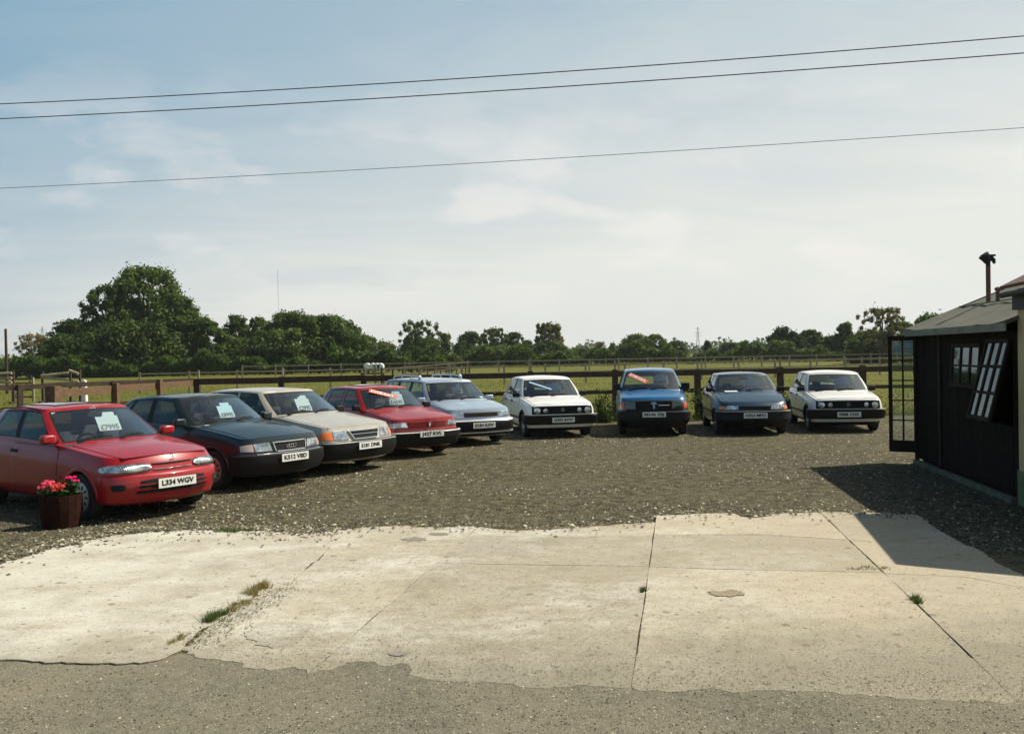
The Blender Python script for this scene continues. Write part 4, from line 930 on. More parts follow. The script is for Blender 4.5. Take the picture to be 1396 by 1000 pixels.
def band(mb, fn, a0, a1, prof, m=0, step=.05, back=-.02):
    """moulding: profile [(z, off)...] swept along a"""
    n = max(2, int(abs(a1 - a0) / step)); k = len(prof) + 2; vs = []; fs = []
    for i in range(n + 1):
        a = a0 + (a1 - a0) * i / n
        p, nn = fn(a, prof[0][0]); vs.append(p + nn * back)
        for z, of in prof: p, nn = fn(a, z); vs.append(p + nn * of)
        p, nn = fn(a, prof[-1][0]); vs.append(p + nn * back)
    for i in range(n):
        for j in range(k): fs.append((i * k + j, i * k + (j + 1) % k, (i + 1) * k + (j + 1) % k, (i + 1) * k + j))
    fs += [tuple(range(k)), tuple(n * k + j for j in range(k))]
    mb.add(vs, fs, m); return mb

def greenhouse(B, g, paintm, parent):
    """g: ws_b/ws_t (x centre, x edge, y edge), rw_b/rw_t same, stops [(xb, xt)...] pairs = window start/end, side_b/side_t half width functions, roof z function"""
    zr = herm(g['roof']); sb, st_ = lin(g['side_b']), lin(g['side_t']); rc = g.get('roof_crown', .035)
    pts = []; reg = []      # (P0, P1), region of the segment that follows
    def top(x, y): w = st_(x); return zr(x) + rc * (1 - min(1, (y / w) ** 2))
    def bt(x, y): return B.top(x, y) - .004
    def add(b, t, r): pts.append((Vector((b[0], b[1], bt(*b))), Vector((t[0], t[1], top(*t))))); reg.append(r)
    def fan(gb, gt, n, rev, rname):
        ss = [i / n for i in range(n + 1)]; ss = ss[:-1] + [.965, 1.] if not rev else [1., .965] + ss[::-1][1:]
        for k, s_ in enumerate(ss):
            r = rname if (min(s_, ss[min(k + 1, len(ss) - 1)]) < .96) else 'trim'
            add((gb[0] + (gb[1] - gb[0]) * s_ ** 2, gb[2] * s_), (gt[0] + (gt[1] - gt[0]) * s_ ** 2, gt[2] * s_), r)
    fan(g['ws_b'], g['ws_t'], 8, False, 'windscreen'); reg[-1] = 'body'
    stops = g['stops']
    for k in range(0, len(stops), 2):
        (b0, t0), (b1, t1) = stops[k], stops[k + 1]
        ts = [0, .04, .3, .5, .7, .96, 1.]
        for j, q in enumerate(ts):
            xb, xt = b0 + (b1 - b0) * q, t0 + (t1 - t0) * q
            r = ('trim' if j in (0, 5) else 'side%d' % (k // 2)) if j < 6 else ('body' if k + 2 >= len(stops) else g.get('pillar', 'trim'))
            add((xb, sb(xb)), (xt, st_(xt)), r)
    xb, xt = g['rear_b'], g['rear_t']; add((xb, sb(xb)), (xt, st_(xt)), 'body')
    fan(g['rw_b'], g['rw_t'], 6, True, 'rear_window')
    n = len(pts); mus = [-.06, 0, .05, .085, .25, .45, .65, .85, .905, .94, 1.]
    rows = []
    for mu in mus:
        rw = []
        for a, b in pts:
            p = a.lerp(b, mu); q = 4 * mu * (1 - mu) * .018 if mu > 0 else 0
            p.y += q * (1 if p.y > .3 else p.y / .3); rw.append(p)
        rows.append(rw)
    nm = len(mus)
    for f in (.985, .96, .9, .75, .5, .25, 0.):
        rw = []
        for a, b in pts: y = b.y * f; rw.append(Vector((b.x, y, top(b.x, y) + (.008 if f < .97 else .003))))
        rows.append(rw)
    parts = {}
    def put(key, quad):
        parts.setdefault(key, []).append(quad)
    for j in range(len(rows) - 1):
        for i in range(n - 1):
            r = reg[i]
            if j >= nm - 1: key, mi = 'body', 0
            elif r == 'body': key, mi = 'body', 0
            elif 3 <= j <= 7 and r != 'trim': key, mi = r, 0
            elif r == 'windscreen' and 2 <= j <= 8: key, mi = 'body', 1
            elif r == 'rear_window' and 2 <= j <= 8: key, mi = 'body', 1
            elif 2 <= j <= 8: key, mi = 'body', 1
            else: key, mi = 'body', 0
            q = [rows[j][i], rows[j][i + 1], rows[j + 1][i + 1], rows[j + 1][i]]
            put((key, 1), (q, mi)); put((key, -1), ([Vector((v.x, -v.y, v.z)) for v in q][::-1], mi))
    def mk(name, quads, mats_, solid=False):
        bm = bmesh.new()
        for q, mi in quads:
            try: f = bm.faces.new([bm.verts.new(v) for v in q]); f.material_index = mi
            except ValueError: pass
        bmesh.ops.remove_doubles(bm, verts=bm.verts, dist=5e-4); bmesh.ops.dissolve_degenerate(bm, edges=bm.edges, dist=1e-4)
        bmesh.ops.recalc_face_normals(bm, faces=bm.faces)
        c = sum((f.normal.dot(f.calc_center_median() - Vector((0, 0, .9))) for f in bm.faces))
        if c < 0: bmesh.ops.reverse_faces(bm, faces=bm.faces)
        me = bpy.data.meshes.new(name); bm.to_mesh(me); bm.free()
        for m_ in mats_: me.materials.append(m_)
        o = link(bpy.data.objects.new(name, me), parent)
        if solid:
            md = o.modifiers.new('s', 'SOLIDIFY'); md.thickness = .022; md.offset = -1; md.material_offset = 2; md.material_offset_rim = 1; bake(o)
        shade(o.data, 34); return o
    roof = mk('roof', parts[('body', 1)] + parts[('body', -1)], [paintm, m_rubber, m_int, m_int], True)
    mk('windscreen', parts[('windscreen', 1)] + parts[('windscreen', -1)], [m_wsglass])
    if ('rear_window', 1) in parts: mk('rear_window', parts[('rear_window', 1)] + parts[('rear_window', -1)], [m_sglass])
    for k in range(len(stops) // 2):
        for sg in (1, -1): mk('side_window', parts[('side%d' % k, sg)], [m_sglass])
    # windscreen frame helpers for things stuck on it
    def ws(sy, mu):
        gb, gt = g['ws_b'], g['ws_t']
        def pt(s_, m_):
            a_ = abs(s_); b = Vector((gb[0] + (gb[1] - gb[0]) * s_ ** 2, gb[2] * s_, 0)); b.z = bt(b.x, b.y)
            t = Vector((gt[0] + (gt[1] - gt[0]) * s_ ** 2, gt[2] * s_, 0)); t.z = top(t.x, t.y); return b.lerp(t, m_)
        p = pt(sy, mu); n_ = (pt(sy + .02, mu) - p).cross(pt(sy, mu + .02) - p).normalized(); n_ = n_ if n_.x > 0 else -n_; return p, n_
    return ws, top

def wheel_meshes(rad, wid, style):
    tb = MB(); h = wid / 2; r0 = rad * .63
    tb.lathe([(r0, -h * .8), (rad * .72, -h * .97), (rad * .9, -h), (rad * .97, -h * .88), (rad, -h * .55), (rad, h * .55), (rad * .97, h * .88), (rad * .9, h), (rad * .72, h * .97), (r0, h * .8)], 36, 'Y')
    tb.lathe([(rad * 1.002, -h * .12), (rad * .985, -h * .1), (rad * .985, -h * .04), (rad * 1.002, -h * .02)], 36, 'Y')
    rb = MB()
    rb.lathe([(r0 * 1.02, h * .82), (r0 * .95, h * .84), (r0 * .92, h * .55), (r0 * .86, h * .5)], 32, 'Y')
    if style == 'cover': rb.lathe([(r0 * .93, h * .70), (r0 * .7, h * .82), (r0 * .4, h * .78), (r0 * .2, h * .86), (.004, h * .88)], 32, 'Y')
    else:
        rb.lathe([(r0 * .9, h * .52), (r0 * .55, h * .62), (r0 * .3, h * .45), (r0 * .25, h * .6), (.004, h * .62)], 32, 'Y')
    nsl = 10 if style == 'cover' else 8
    for k in range(nsl):
        a = 2 * math.pi * k / nsl; rr2 = r0 * .66
        rb.box((rr2 * math.cos(a), h * (.80 if style == 'cover' else .60), rr2 * math.sin(a)), (r0 * .26, .012, r0 * .12), Matrix.Rotation(-a, 3, 'Y'), m=1)
    rb.lathe([(r0 * .9, -h * .4), (.01, -h * .4)], 20, 'Y', m=1)
    return tb, rb

def make_car(d):
    root = empty('parked_car', (d['pos'][0], d['pos'][1], 0), R(d['yaw'])); tag(root, d['label'], 'car', 'used cars parked in a row along the fence')
    pm = d['paint']; B = Body(d['body']); g = d['gh']; ax, rx = d['axles']; wr = d.get('wheel', .288)
    body = B.build('body', pm, root, d['cabin'], [(ax, wr + .055), (rx, wr + .055)])
    ws, rooftop = greenhouse(B, g, pm, root)
    # ---- wheels
    tb, rb = wheel_meshes(wr, .175, d.get('rim', 'cover')); first = None
    for (wx, sg) in ((ax, 1), (ax, -1), (rx, 1), (rx, -1)):
        w = bpy.data.objects.new('wheel', None); link(w, root); w.location = (wx, sg * (B.hw - .115), wr); w.rotation_euler = (0, 0, 0 if sg > 0 else math.pi)
        if first is None: first = (tb.obj('tyre', m_tyre, w, smooth=40), rb.obj('rim', [d.get('rimmat', m_alloy), m_under], w, smooth=40))
        else:
            for o in first: c = o.copy(); col.objects.link(c); c.parent = w
    # arch lips
    for wx in (ax, rx):
        for sg in (1, -1):
            mb = MB(); R0 = wr + .052; pts = []
            vs = []; n_ = 22
            for i in range(n_ + 1):
                a = math.pi * (-.02 + 1.04 * i / n_)
                for (rr_, of) in ((R0 - .006, -.03), (R0 - .006, .012), (R0 + .018, .012), (R0 + .04, -.004)):
                    p, nn = B.side(wx + rr_ * math.cos(a), max(.2, .285 + rr_ * math.sin(a)), sg); vs.append(p + nn * of)
            fs = [(i * 4 + j, i * 4 + (j + 1) % 4, (i + 1) * 4 + (j + 1) % 4, (i + 1) * 4 + j) for i in range(n_) for j in range(4)]
            mb.add(vs, fs); mb.obj('wheel_arch', d.get('archmat', pm), root, smooth=35)
    # ---- bonnet panel
    bx0, bx1 = d['bonnet']; n1_, n2_ = 14, 12; vs = []; ins = d.get('bonnet_inset', .05)
    for i in range(n1_ + 1):
        x = bx0 + (bx1 - bx0) * i / n1_
        for j in range(n2_ + 1):
            t = -1 + 2 * j / n2_; w = B.W(x, 1.) - ins - max(0, (x - (bx1 - .12))) * d.get('bonnet_cut', .25); y = t * w; xx = x - (B.bf * (y / B.hw) ** 2) * (i / n1_)
            vs.append((xx, y, B.top(xx, y) + .006))
    f = [(i * (n2_ + 1) + j, i * (n2_ + 1) + j + 1, (i + 1) * (n2_ + 1) + j + 1, (i + 1) * (n2_ + 1) + j) for i in range(n1_) for j in range(n2_)]
    bo = mesh_obj('bonnet', vs, f, [pm, pm], root); bo.data.flip_normals() if bo.data.polygons[0].normal.z < 0 else None
    md = bo.modifiers.new('s', 'SOLIDIFY'); md.thickness = .012; md.offset = -1; bake(bo); shade(bo.data, 34)
    # dark gap round it
    sm = MB()
    for sg in (1, -1):
        pts = []
        for i in range(13):
            x = bx0 + (bx1 - bx0) * i / 12; y = sg * (B.W(x, 1.) - ins + .004 - max(0, (x - (bx1 - .12))) * d.get('bonnet_cut', .25)); pts.append(Vector((x - (B.bf * (y / B.hw) ** 2) * (i / 12), y, B.top(x, y) + .002)))
        for a, b in zip(pts, pts[1:]): sm.bar(a, b, .008, .004)
    # ---- doors
    for sg in (1, -1):
        fs_ = lambda a, b, sg=sg: B.side(a, b, sg)
        for dd in d['doors']:
            dm = MB(); polypatch(dm, fs_, dd, off=.005, back=-.004, maxseg=.09); do = dm.obj('door', pm, root, smooth=34)
            xs = [p[0] for p in dd]; xr_ = min(xs); hx = xr_ + .13; hz_ = d['handle_z']
            hm = MB(); polypatch(hm, fs_, rect(hx - .075, hx + .075, hz_ - .02, hz_ + .02), off=.022, back=0); hm.obj('handle', d.get('handlemat', m_rubber), do)
            cx = sum(p[0] for p in dd) / len(dd); cz = sum(p[1] for p in dd) / len(dd)
            polypatch(sm, fs_, [(cx + (p[0] - cx) * 1.0 + math.copysign(.009, p[0] - cx), cz + (p[1] - cz) + math.copysign(.009, p[1] - cz)) for p in dd], off=.0022, back=-.002, maxseg=.09)
        for (x0, x1, z0, z1, mm) in d.get('mould', []):
            mo = MB(); band(mo, fs_, x0, x1, [(z0, .001), (z0, .014), (z1, .014), (z1, .001)]); mo.obj('side_moulding', mm, root)
    sm.obj('panel_gap', m_under, root)['kind'] = 'stuff'
    # ---- bumpers: (z/off profile, reach back along the side, material)
    for (prof, reach, mm, nm) in d['bumpers_f']:
        b = MB(); band(b, lambda a, z: B.fr(a, z), -reach, reach, prof, step=.04); b.obj(nm, mm, root, smooth=35)
    for (prof, reach, mm, nm) in d['bumpers_r']:
        b = MB(); band(b, lambda a, z: B.fr(a, z, True), -reach, reach, prof, step=.05); b.obj(nm, mm, root, smooth=35)
    # ---- front pieces: (name, poly in (s, z), material, off, bulge, mirrored)
    for (nm, poly, mm, off, bulge, mir) in d['front']:
        for sg in ((1, -1) if mir else (1,)):
            b = MB(); polypatch(b, lambda a, z: B.fr(a, z), [(sg * a, z) for a, z in poly], off=off, bulge=bulge); b.obj(nm, mm, root, smooth=40)
    for (nm, poly, mm, off, bulge, mir) in d['back']:
        for sg in ((1, -1) if mir else (1,)):
            b = MB(); polypatch(b, lambda a, z: B.fr(a, z, True), [(sg * a, z) for a, z in poly], off=off, bulge=bulge); b.obj(nm, mm, root, smooth=40)
    # ---- plate
    zp, offp = d['plate_z'], d['plate_off']; p, n_ = B.fr(0, zp); px_p = p.x + offp
    po = MB(); po.box((px_p, 0, zp), (.012, .53, .118)); plate = po.obj('number_plate', d.get('platemat', m_plate), root)
    text('plate_lettering', d['plate'], .088, m_ink, Vector((px_p + .0085, 0, zp)), facing((1, 0, 0)), plate, bold=.0028, width=.45)
    # ---- mirrors
    mx, mz = d['mirror']; my = B.W(mx, 1.) + .075; ms = d.get('mirror_size', (.09, .17, .105))
    for sg in (1, -1):
        bm = bmesh.new(); bmesh.ops.create_cube(bm, size=1); bmesh.ops.bevel(bm, geom=bm.verts[:] + bm.edges[:], offset=d.get('mirror_bevel', .22), segments=3, affect='EDGES', profile=.6)
        for v in bm.verts: v.co = Vector((v.co.x * ms[0] + mx, (v.co.y * ms[1] + my) * sg, v.co.z * ms[2] + mz))
        mo = bm_obj('door_mirror', bm, d.get('mirrormat', m_rubber), root, smooth=50)
        MB().bar((mx - .01, sg * (B.W(mx, 1.) - .06), mz - .035), (mx, sg * (my - .03), mz - .02), .05, .035).obj('mirror_arm', m_rubber, mo)
        MB().box((mx - ms[0] / 2 - .002, sg * my, mz), (.008, ms[1] * .8, ms[2] * .75)).obj('mirror_glass', m_chrome, mo)
    # ---- wipers
    for (s0, s1, m1) in d.get('wipers', [(-.05, .55, .10), (-.78, -.15, .10)]):
        w = MB(); pts = []
        for i in range(9):
            q = i / 8; s_ = s0 + (s1 - s0) * q; p, n_ = ws(s_, .045 + m1 * math.sin(q * 2.4) * .8); pts.append(p + n_ * .016)
        w.tube(pts, .008, 5); a, n_ = ws(s0 - .02, -.01); bpt = pts[4] + Vector((0, 0, .008)); w.tube([a + n_ * .012, bpt], [.011, .007], 5); w.obj('wiper', m_rubber, root)
    # ---- interior
    sx = d['seat_x']; zt = B.zt(sx) + .0
    for sg in (1, -1):
        s_ = MB(); y = sg * .34
        for (c0, dm, rt) in (((sx + .25, y, .52), (.5, .48, .15), 0), ((sx - .05, y, .78), (.13, .44, .50), -.25), ((sx - .15, y, 1.08), (.08, .22, .13), -.2)):
            s_.box(c0, dm, Matrix.Rotation(rt, 3, 'Y'), taper=.9)
        o = s_.obj('seat', m_seat, root); bv = o.modifiers.new('b', 'BEVEL'); bv.width = .035; bv.segments = 2; bake(o); shade(o.data, 50)
    s_ = MB(); rbx = sx - .85; s_.box((rbx + .2, 0, .55), (.45, 1.2, .15)); s_.box((rbx - .08, 0, .78), (.13, 1.2, .5), Matrix.Rotation(-.25, 3, 'Y'))
    if d.get('rear_rests', False):
        for y in (-.35, .35): s_.box((rbx - .18, y, 1.06), (.08, .24, .12))
    o = s_.obj('rear_bench', m_seat, root); bv = o.modifiers.new('b', 'BEVEL'); bv.width = .03; bv.segments = 2; bake(o); shade(o.data, 50)
    hub = Vector((sx + .55, -.34, B.zt(sx + .5) - .055)); st = MB(); tl = R(25); pts = []
    for i in range(25): a = 2 * math.pi * i / 24; pts.append(hub + Vector((-math.cos(a) * .18 * math.sin(tl), math.sin(a) * .18, math.cos(a) * .18 * math.cos(tl))))
    st.tube(pts, .015, 6, cap=False); st.bar(pts[6], pts[18], .03, .02); st.bar(hub, hub + Vector((.2, 0, -.1)), .05); st.obj('steering_wheel', m_int, root)
    p, n_ = ws(0., .86); MB().box(p - n_ * .055, (.03, .21, .06)).obj('rear_view_mirror', m_int, root)
    # ---- price card hanging behind the screen: its own thing
    cards = d.get('card')
    def place(o, loc, rot): o.matrix_world = Matrix.Translation(root.location) @ Matrix.Rotation(R(d['yaw']), 4, 'Z') @ Matrix.Translation(loc) @ rot.to_4x4()
    if cards:
        s0, m0, cw, ch, price, lab, cmat = cards; ch *= .72; cw *= .84; p, n_ = ws(s0, min(.93, m0 + .28)); up = Vector((-.28, 0, 1)).normalized(); rot = facing(Vector((n_.x, n_.y * .3, .3)), up); t = empty('price_card', (0, 0, 0)); tag(t, lab, 'price card', 'price cards behind the windscreens'); place(t, p - n_ * .06 - rot.col[1] * ch * .42, rot)
        MB().box((0, -ch * .34, 0), (cw, ch * .32, .003)).obj('price_strip', cmat, t)
        mb = MB(); mb.box((0, ch * .05, 0), (cw, ch * .44, .003)); mb.box((cw * .08, ch * .37, 0), (cw * .62, ch * .2, .003)); mb.obj('header_panel', cmat, t)
        text('price_lettering', price, ch * .34, m_ink, Vector((0, -ch * .34, .004)), Matrix.Identity(3), t, bold=.004, width=cw * .84)
        mb = MB()
        for z, w in ((.30, .5), (.10, .7), (.0, .74)): mb.box((0.02 * cw, ch * z, .0022), (cw * w, ch * .02, .001))
        mb.obj('small_print', mat('faded_print', (.55, .57, .62), .6), t)
    ban = d.get('banner')
    if ban:
        s0, m0, s1_, m1, hgt, words, bmat, tmat, lab = ban; p0, n0 = ws(s0, m0); p1, n1_ = ws(s1_, m1); c = (p0 + p1) / 2; n_ = (n0 + n1_).normalized(); x = (p1 - p0).normalized(); L = (p1 - p0).length
        # letters read left to right as seen from the front, i.e. from -y to +y
        y = n_.cross(x).normalized(); rot = Matrix((x, y, n_)).transposed(); t = empty('windscreen_banner', (0, 0, 0)); tag(t, lab, 'banner'); place(t, c + n_ * .03, rot)
        MB().box((0, 0, 0), (L, hgt, .003)).obj('strip', bmat, t)
        if words: text('banner_lettering', words, hgt * .92, tmat, Vector((0, -.004, .0035)), Matrix.Identity(3), t, bold=.0015, width=L * .88)
    ex = d.get('extra')
    if ex: ex(root, B, ws, rooftop, d)
    return root

m_card = mat('card_white', (.55, .60, .63), .6); m_cardb = mat('card_pale_blue', (.45, .62, .74), .6)
m_or = mat('banner_orange', (.62, .115, .05), .6); m_bl = mat('banner_white', (.80, .78, .74), .6); m_bbl = mat('banner_blue', (.30, .45, .65), .6)
SIDE = [(0, -.10), (.08, -.035), (.25, -.008), (.5, 0), (.7, -.006), (.9, -.035), (1, -.065)]
FR = [(0, -.13), (.08, -.05), (.2, -.02), (.5, -.02), (.85, -.03), (.95, -.05), (1, -.085)]
RE = [(0, .12), (.1, .04), (.3, .0), (.6, .0), (.9, .04), (1, .08)]
def bumper(z0, z1, off, reach, mm=None, top=.006): return ([(z0, .0), (z0 + .015, off * .75), ((z0 + z1) / 2, off), (z1 - .03, off), (z1 - top, off * .85), (z1, .0)], reach, mm or m_rubber, 'bumper')

# ---------- shared helpers for extras
def rings_badge(root, B, z, off, r, nrings, mm):
    b = MB(); p, n_ = B.fr(0, z); w = (nrings - 1) * r * 1.45
    for k in range(nrings):
        c = Vector((p.x + off, -w / 2 + k * r * 1.45, z)); pts = [c + Vector((0.003 * (k % 2), r * math.cos(a * math.pi / 9), r * math.sin(a * math.pi / 9))) for a in range(19)]; b.tube(pts, r * .16, 5, cap=False)
    b.obj('badge', mm, root)
def slats(root, B, s0, s1, zs, h, off, mm, name='grille_slat'):
    for z in zs:
        b = MB(); band(b, lambda a, zz: B.fr(a, zz), -s0 if s1 is None else s0, s0 if s1 is None else s1, [(z, .0), (z, off), (z + h, off), (z + h, 0)]); b.obj(name, mm, root)
def sunroof(root, top, x0, x1, w, mm, lift=.012):
    n1_, n2_ = 6, 6; vs = []
    for i in range(n1_ + 1):
        for j in range(n2_ + 1):
            x = x0 + (x1 - x0) * i / n1_; y = -w + 2 * w * j / n2_; vs.append((x, y, top(x, y) + lift))
    f = [(i * 7 + j, i * 7 + j + 1, (i + 1) * 7 + j + 1, (i + 1) * 7 + j) for i in range(6) for j in range(6)]
    o = mesh_obj('sunroof', vs, f, mm, root); md = o.modifiers.new('s', 'SOLIDIFY'); md.thickness = .01; md.offset = 0; bake(o); shade(o.data, 30)
def aerial(root, p, L, lean=(-.3, 0, 1)):
    p = Vector(p); MB().tube([p, p + Vector(lean).normalized() * L], [.004, .002], 5).obj('aerial', m_rubber, root)
def seats4(x0b, x0t, x1b, x1t): return [(x0b, x0t), (x1b, x1t)]

# ================ 1 red three-door hatchback
p_red = paint('paint_red', (.30, .010, .013))
def ex_colt(root, B, ws, top, d):
    b = MB(); p, n_ = B.fr(0, .715)
    for a in (90, 210, 330):
        c = Vector((p.x + .008, .02 * math.cos(R(a)), .742 + .02 * math.sin(R(a)))); r = Matrix.Rotation(R(a), 3, 'X')
        dr = Vector((0, math.cos(R(a)), math.sin(R(a)))); pr = Vector((0, -math.sin(R(a)), math.cos(R(a))))
        b.add([c - dr * .02, c + pr * .012, c + dr * .02, c - pr * .012, c + Vector((.004, 0, 0))], [(0, 1, 4), (1, 2, 4), (2, 3, 4), (3, 0, 4), (3, 2, 1, 0)])
    b.obj('badge', m_chrome, root)
    slats(root, B, .50, None, (.385, .445), .014, .038, p_red)
    sunroof(root, top, -.95, -.25, .36, mat('tinted_sunroof', (.03, .04, .05), .08, coat=1.), .014)
    MB().tube([(-.0, -.62, 1.33), (-.6, -.60, 1.37), (-1.35, -.59, 1.33)], .009, 6).obj('roof_gutter', m_rubber, root)
    p, n_ = ws(.0, .93); MB().box(p - n_ * .02, (.01, .09, .05)).obj('tax_disc', m_card, root)
    p, n_ = ws(-.93, .88); MB().box(p - n_ * .012, (.01, .05, .05)).obj('tax_disc', m_card, root)
CARS = []
CARS.append(dict(pos=(-5.89, 12.74), yaw=-36.3, paint=p_red, label='bright red three-door hatchback nearest the viewer, behind the flower tub', axles=(1.19, -1.25), wheel=.29, cabin=(.45, -1.5, -1.75, .80),
    body=dict(top=[(-1.98, .80), (-1.85, .95), (-1.2, .96), (0, .94), (.7, .90), (1.2, .845), (1.6, .79), (1.85, .745), (2.0, .71)], hw=.845, xf=2.0, xr=-1.98, front=[(0, -.12), (.12, -.03), (.35, 0), (.6, -.01), (.78, -.035), (.9, -.07), (1, -.12)], rear=[(0, .1), (.1, .02), (.5, .0), (.8, .06), (1, .10)], side=SIDE, bow=(.20, .10), rad=(.30, .22), taper=(.09, .08), crown=[(-2, .01), (.5, .03), (1.4, .065), (2, .055)]),
    gh=dict(ws_b=(.83, .62, .70), ws_t=(.03, -.06, .555), roof=[(-1.75, 1.20), (-1.4, 1.30), (-.9, 1.345), (-.4, 1.35), (0, 1.325)], side_b=[(-1.9, .70), (-1.2, .765), (0, .782), (.8, .775)], side_t=[(-1.5, .54), (-.8, .59), (0, .60)], stops=[(.50, -.14), (-.42, -.52), (-.50, -.58), (-1.22, -1.10)], rear_b=-1.55, rear_t=-1.30, rw_b=(-1.86, -1.70, .64), rw_t=(-1.50, -1.42, .50)),
    bonnet=(.80, 1.89), bonnet_inset=.09, bonnet_cut=.3, doors=[[(.68, .26), (.70, .84), (.62, .89), (-.44, .90), (-.56, .70), (-.56, .26)]], handle_z=.80, handlemat=m_rubber, mould=[(-1.0, .78, .50, .53, p_red)],
    bumpers_f=[bumper(.22, .585, .025, .95, p_red, .02)], bumpers_r=[bumper(.28, .58, .03, .9, p_red, .02)],
    front=[('headlamp', [(.29, .645), (.35, .618), (.55, .602), (.72, .600), (.89, .612), (.95, .636), (.90, .672), (.76, .702), (.54, .714), (.36, .708), (.30, .69)], m_lens, .022, .02, True),
           ('indicator', [(.80, .612), (.89, .62), (.915, .638), (.87, .662), (.79, .675)], mat('clear_amber', (.55, .42, .34), .12, .3, coat=1), .025, .002, True),
           ('intake', [(-.50, .34), (.50, .34), (.46, .50), (.30, .515), (-.30, .515), (-.46, .50)], m_under, .029, 0, False), ('fog_recess', ell(.70, .43, .085, .042, 14, 3.5), m_under, .03, 0, True),
           ('bonnet_gap', [(-.28, .688), (.28, .688), (.28, .697), (-.28, .697)], m_under, .014, 0, False), ('badge_line', [(-.27, .625), (.27, .625), (.27, .631), (-.27, .631)], m_chrome, .012, 0, False)],
    back=[('tail_lamp', rect(.52, .92, .70, .84), m_redlens, .01, .004, True)], plate='L334 WGV', plate_z=.45, plate_off=.045, mirror=(.52, .985), mirrormat=p_red, mirror_size=(.11, .19, .12), mirror_bevel=.3,
    seat_x=.05, card=(.30, .60, .40, .42, '£7995', 'white price card in the windscreen of the nearest red hatchback', m_card), extra=ex_colt))

# ================ 2 dark green saloon
p_dg = paint('paint_dark_green', (.006, .016, .017))
def ex_audi(root, B, ws, top, d):
    rings_badge(root, B, .64, .03, .030, 4, m_chrome)
    b = MB()
    for (a0, a1, z0, z1) in ((-.30, .30, .70, .715), (-.27, .27, .565, .58)): band(b, lambda a, z: B.fr(a, z), a0, a1, [(z0, 0), (z0, .03), (z1, .03), (z1, 0)])
    for sg in (-1, 1): polypatch(b, lambda a, z: B.fr(a, z), [(sg * .285, .575), (sg * .30, .575), (sg * .325, .712), (sg * .31, .712)], off=.03)
    b.obj('grille_surround', m_chrome, root)
    slats(root, B, .27, None, (.59, .62, .65, .68), .006, .016, m_rubber)
    b = MB(); band(b, lambda a, z: B.fr(a, z), -.62, .62, [(.545, .04), (.545, .062), (.556, .062), (.556, .04)]); b.obj('bumper_strip', m_chrome, root)
    b = MB(); p, n_ = ws(-.62, -.10); b.box(p + n_ * .02, (.16, .34, .012), Matrix.Rotation(.2, 3, 'Y')); o = b.obj('paper_sheet', m_card); tag(o, 'white sheet of paper lying at the windscreen foot of the dark green saloon', 'paper')
    o.matrix_world = Matrix.Translation(root.location) @ Matrix.Rotation(R(d['yaw']), 4, 'Z')
CARS.append(dict(pos=(-5.25, 15.33), yaw=-34.6, paint=p_dg, label='dark green saloon with chrome grille and four-ring badge, second in the row', axles=(1.39, -1.22), wheel=.30, cabin=(.60, -1.35, -1.55, .98),
    body=dict(top=[(-2.24, .88), (-2.1, .99), (-1.5, 1.00), (-.8, .97), (0, .95), (.8, .935), (1.4, .87), (1.9, .79), (2.15, .735), (2.24, .70)], hw=.85, xf=2.24, xr=-2.24, front=[(0, -.12), (.1, -.04), (.3, 0), (.6, 0), (.63, -.02), (1, -.07)], rear=RE, side=SIDE, bow=(.14, .10), rad=(.22, .18), crown=[(-2.2, .03), (0, .03), (1.5, .06), (2.2, .035)]),
    gh=dict(ws_b=(1.02, .82, .69), ws_t=(.32, .22, .56), roof=[(-1.3, 1.28), (-.9, 1.34), (-.3, 1.37), (.2, 1.355), (.4, 1.33)], side_b=[(-1.7, .70), (-1, .77), (0, .785), (.9, .775)], side_t=[(-1.2, .55), (-.5, .60), (.3, .60)], stops=[(.70, .12), (-.20, -.26), (-.28, -.33), (-.98, -.82), (-1.04, -.86), (-1.32, -.98)], rear_b=-1.5, rear_t=-1.08, rw_b=(-1.72, -1.60, .64), rw_t=(-1.18, -1.12, .50)),
    bonnet=(.98, 2.12), bonnet_inset=.07, bonnet_cut=.1, doors=[[(.82, .26), (.84, .84), (.78, .90), (-.22, .91), (-.24, .26)], [(-.26, .26), (-.24, .91), (-1.08, .92), (-1.12, .72), (-.86, .45), (-.84, .26)]], handle_z=.82, handlemat=p_dg, mould=[(-.8, .98, .46, .52, m_rubber)],
    bumpers_f=[bumper(.22, .56, .06, 1.02, m_rubber, .02)], bumpers_r=[bumper(.24, .56, .06, 1.0, m_rubber, .02)],
    front=[('headlamp', [(.34, .58), (.62, .585), (.63, .70), (.37, .71)], m_lens, .014, .006, True), ('indicator', [(.635, .585), (.83, .595), (.83, .68), (.64, .70)], mat('clear_amber', (.55, .42, .34), .12, .3, coat=1), .012, .004, True),
           ('grille', [(-.29, .575), (.29, .575), (.315, .712), (-.315, .712)], m_under, .012, 0, False)],
    back=[('tail_lamp', rect(.50, .95, .70, .84), m_redlens, .01, .004, True)], plate='K512 VBD', plate_z=.47, plate_off=.075, mirror=(.66, 1.0), mirrormat=p_dg, mirror_size=(.10, .18, .12),
    seat_x=.22, card=(.25, .52, .36, .40, '£8995', 'pale price card in the windscreen of the dark green saloon', m_cardb), extra=ex_audi))

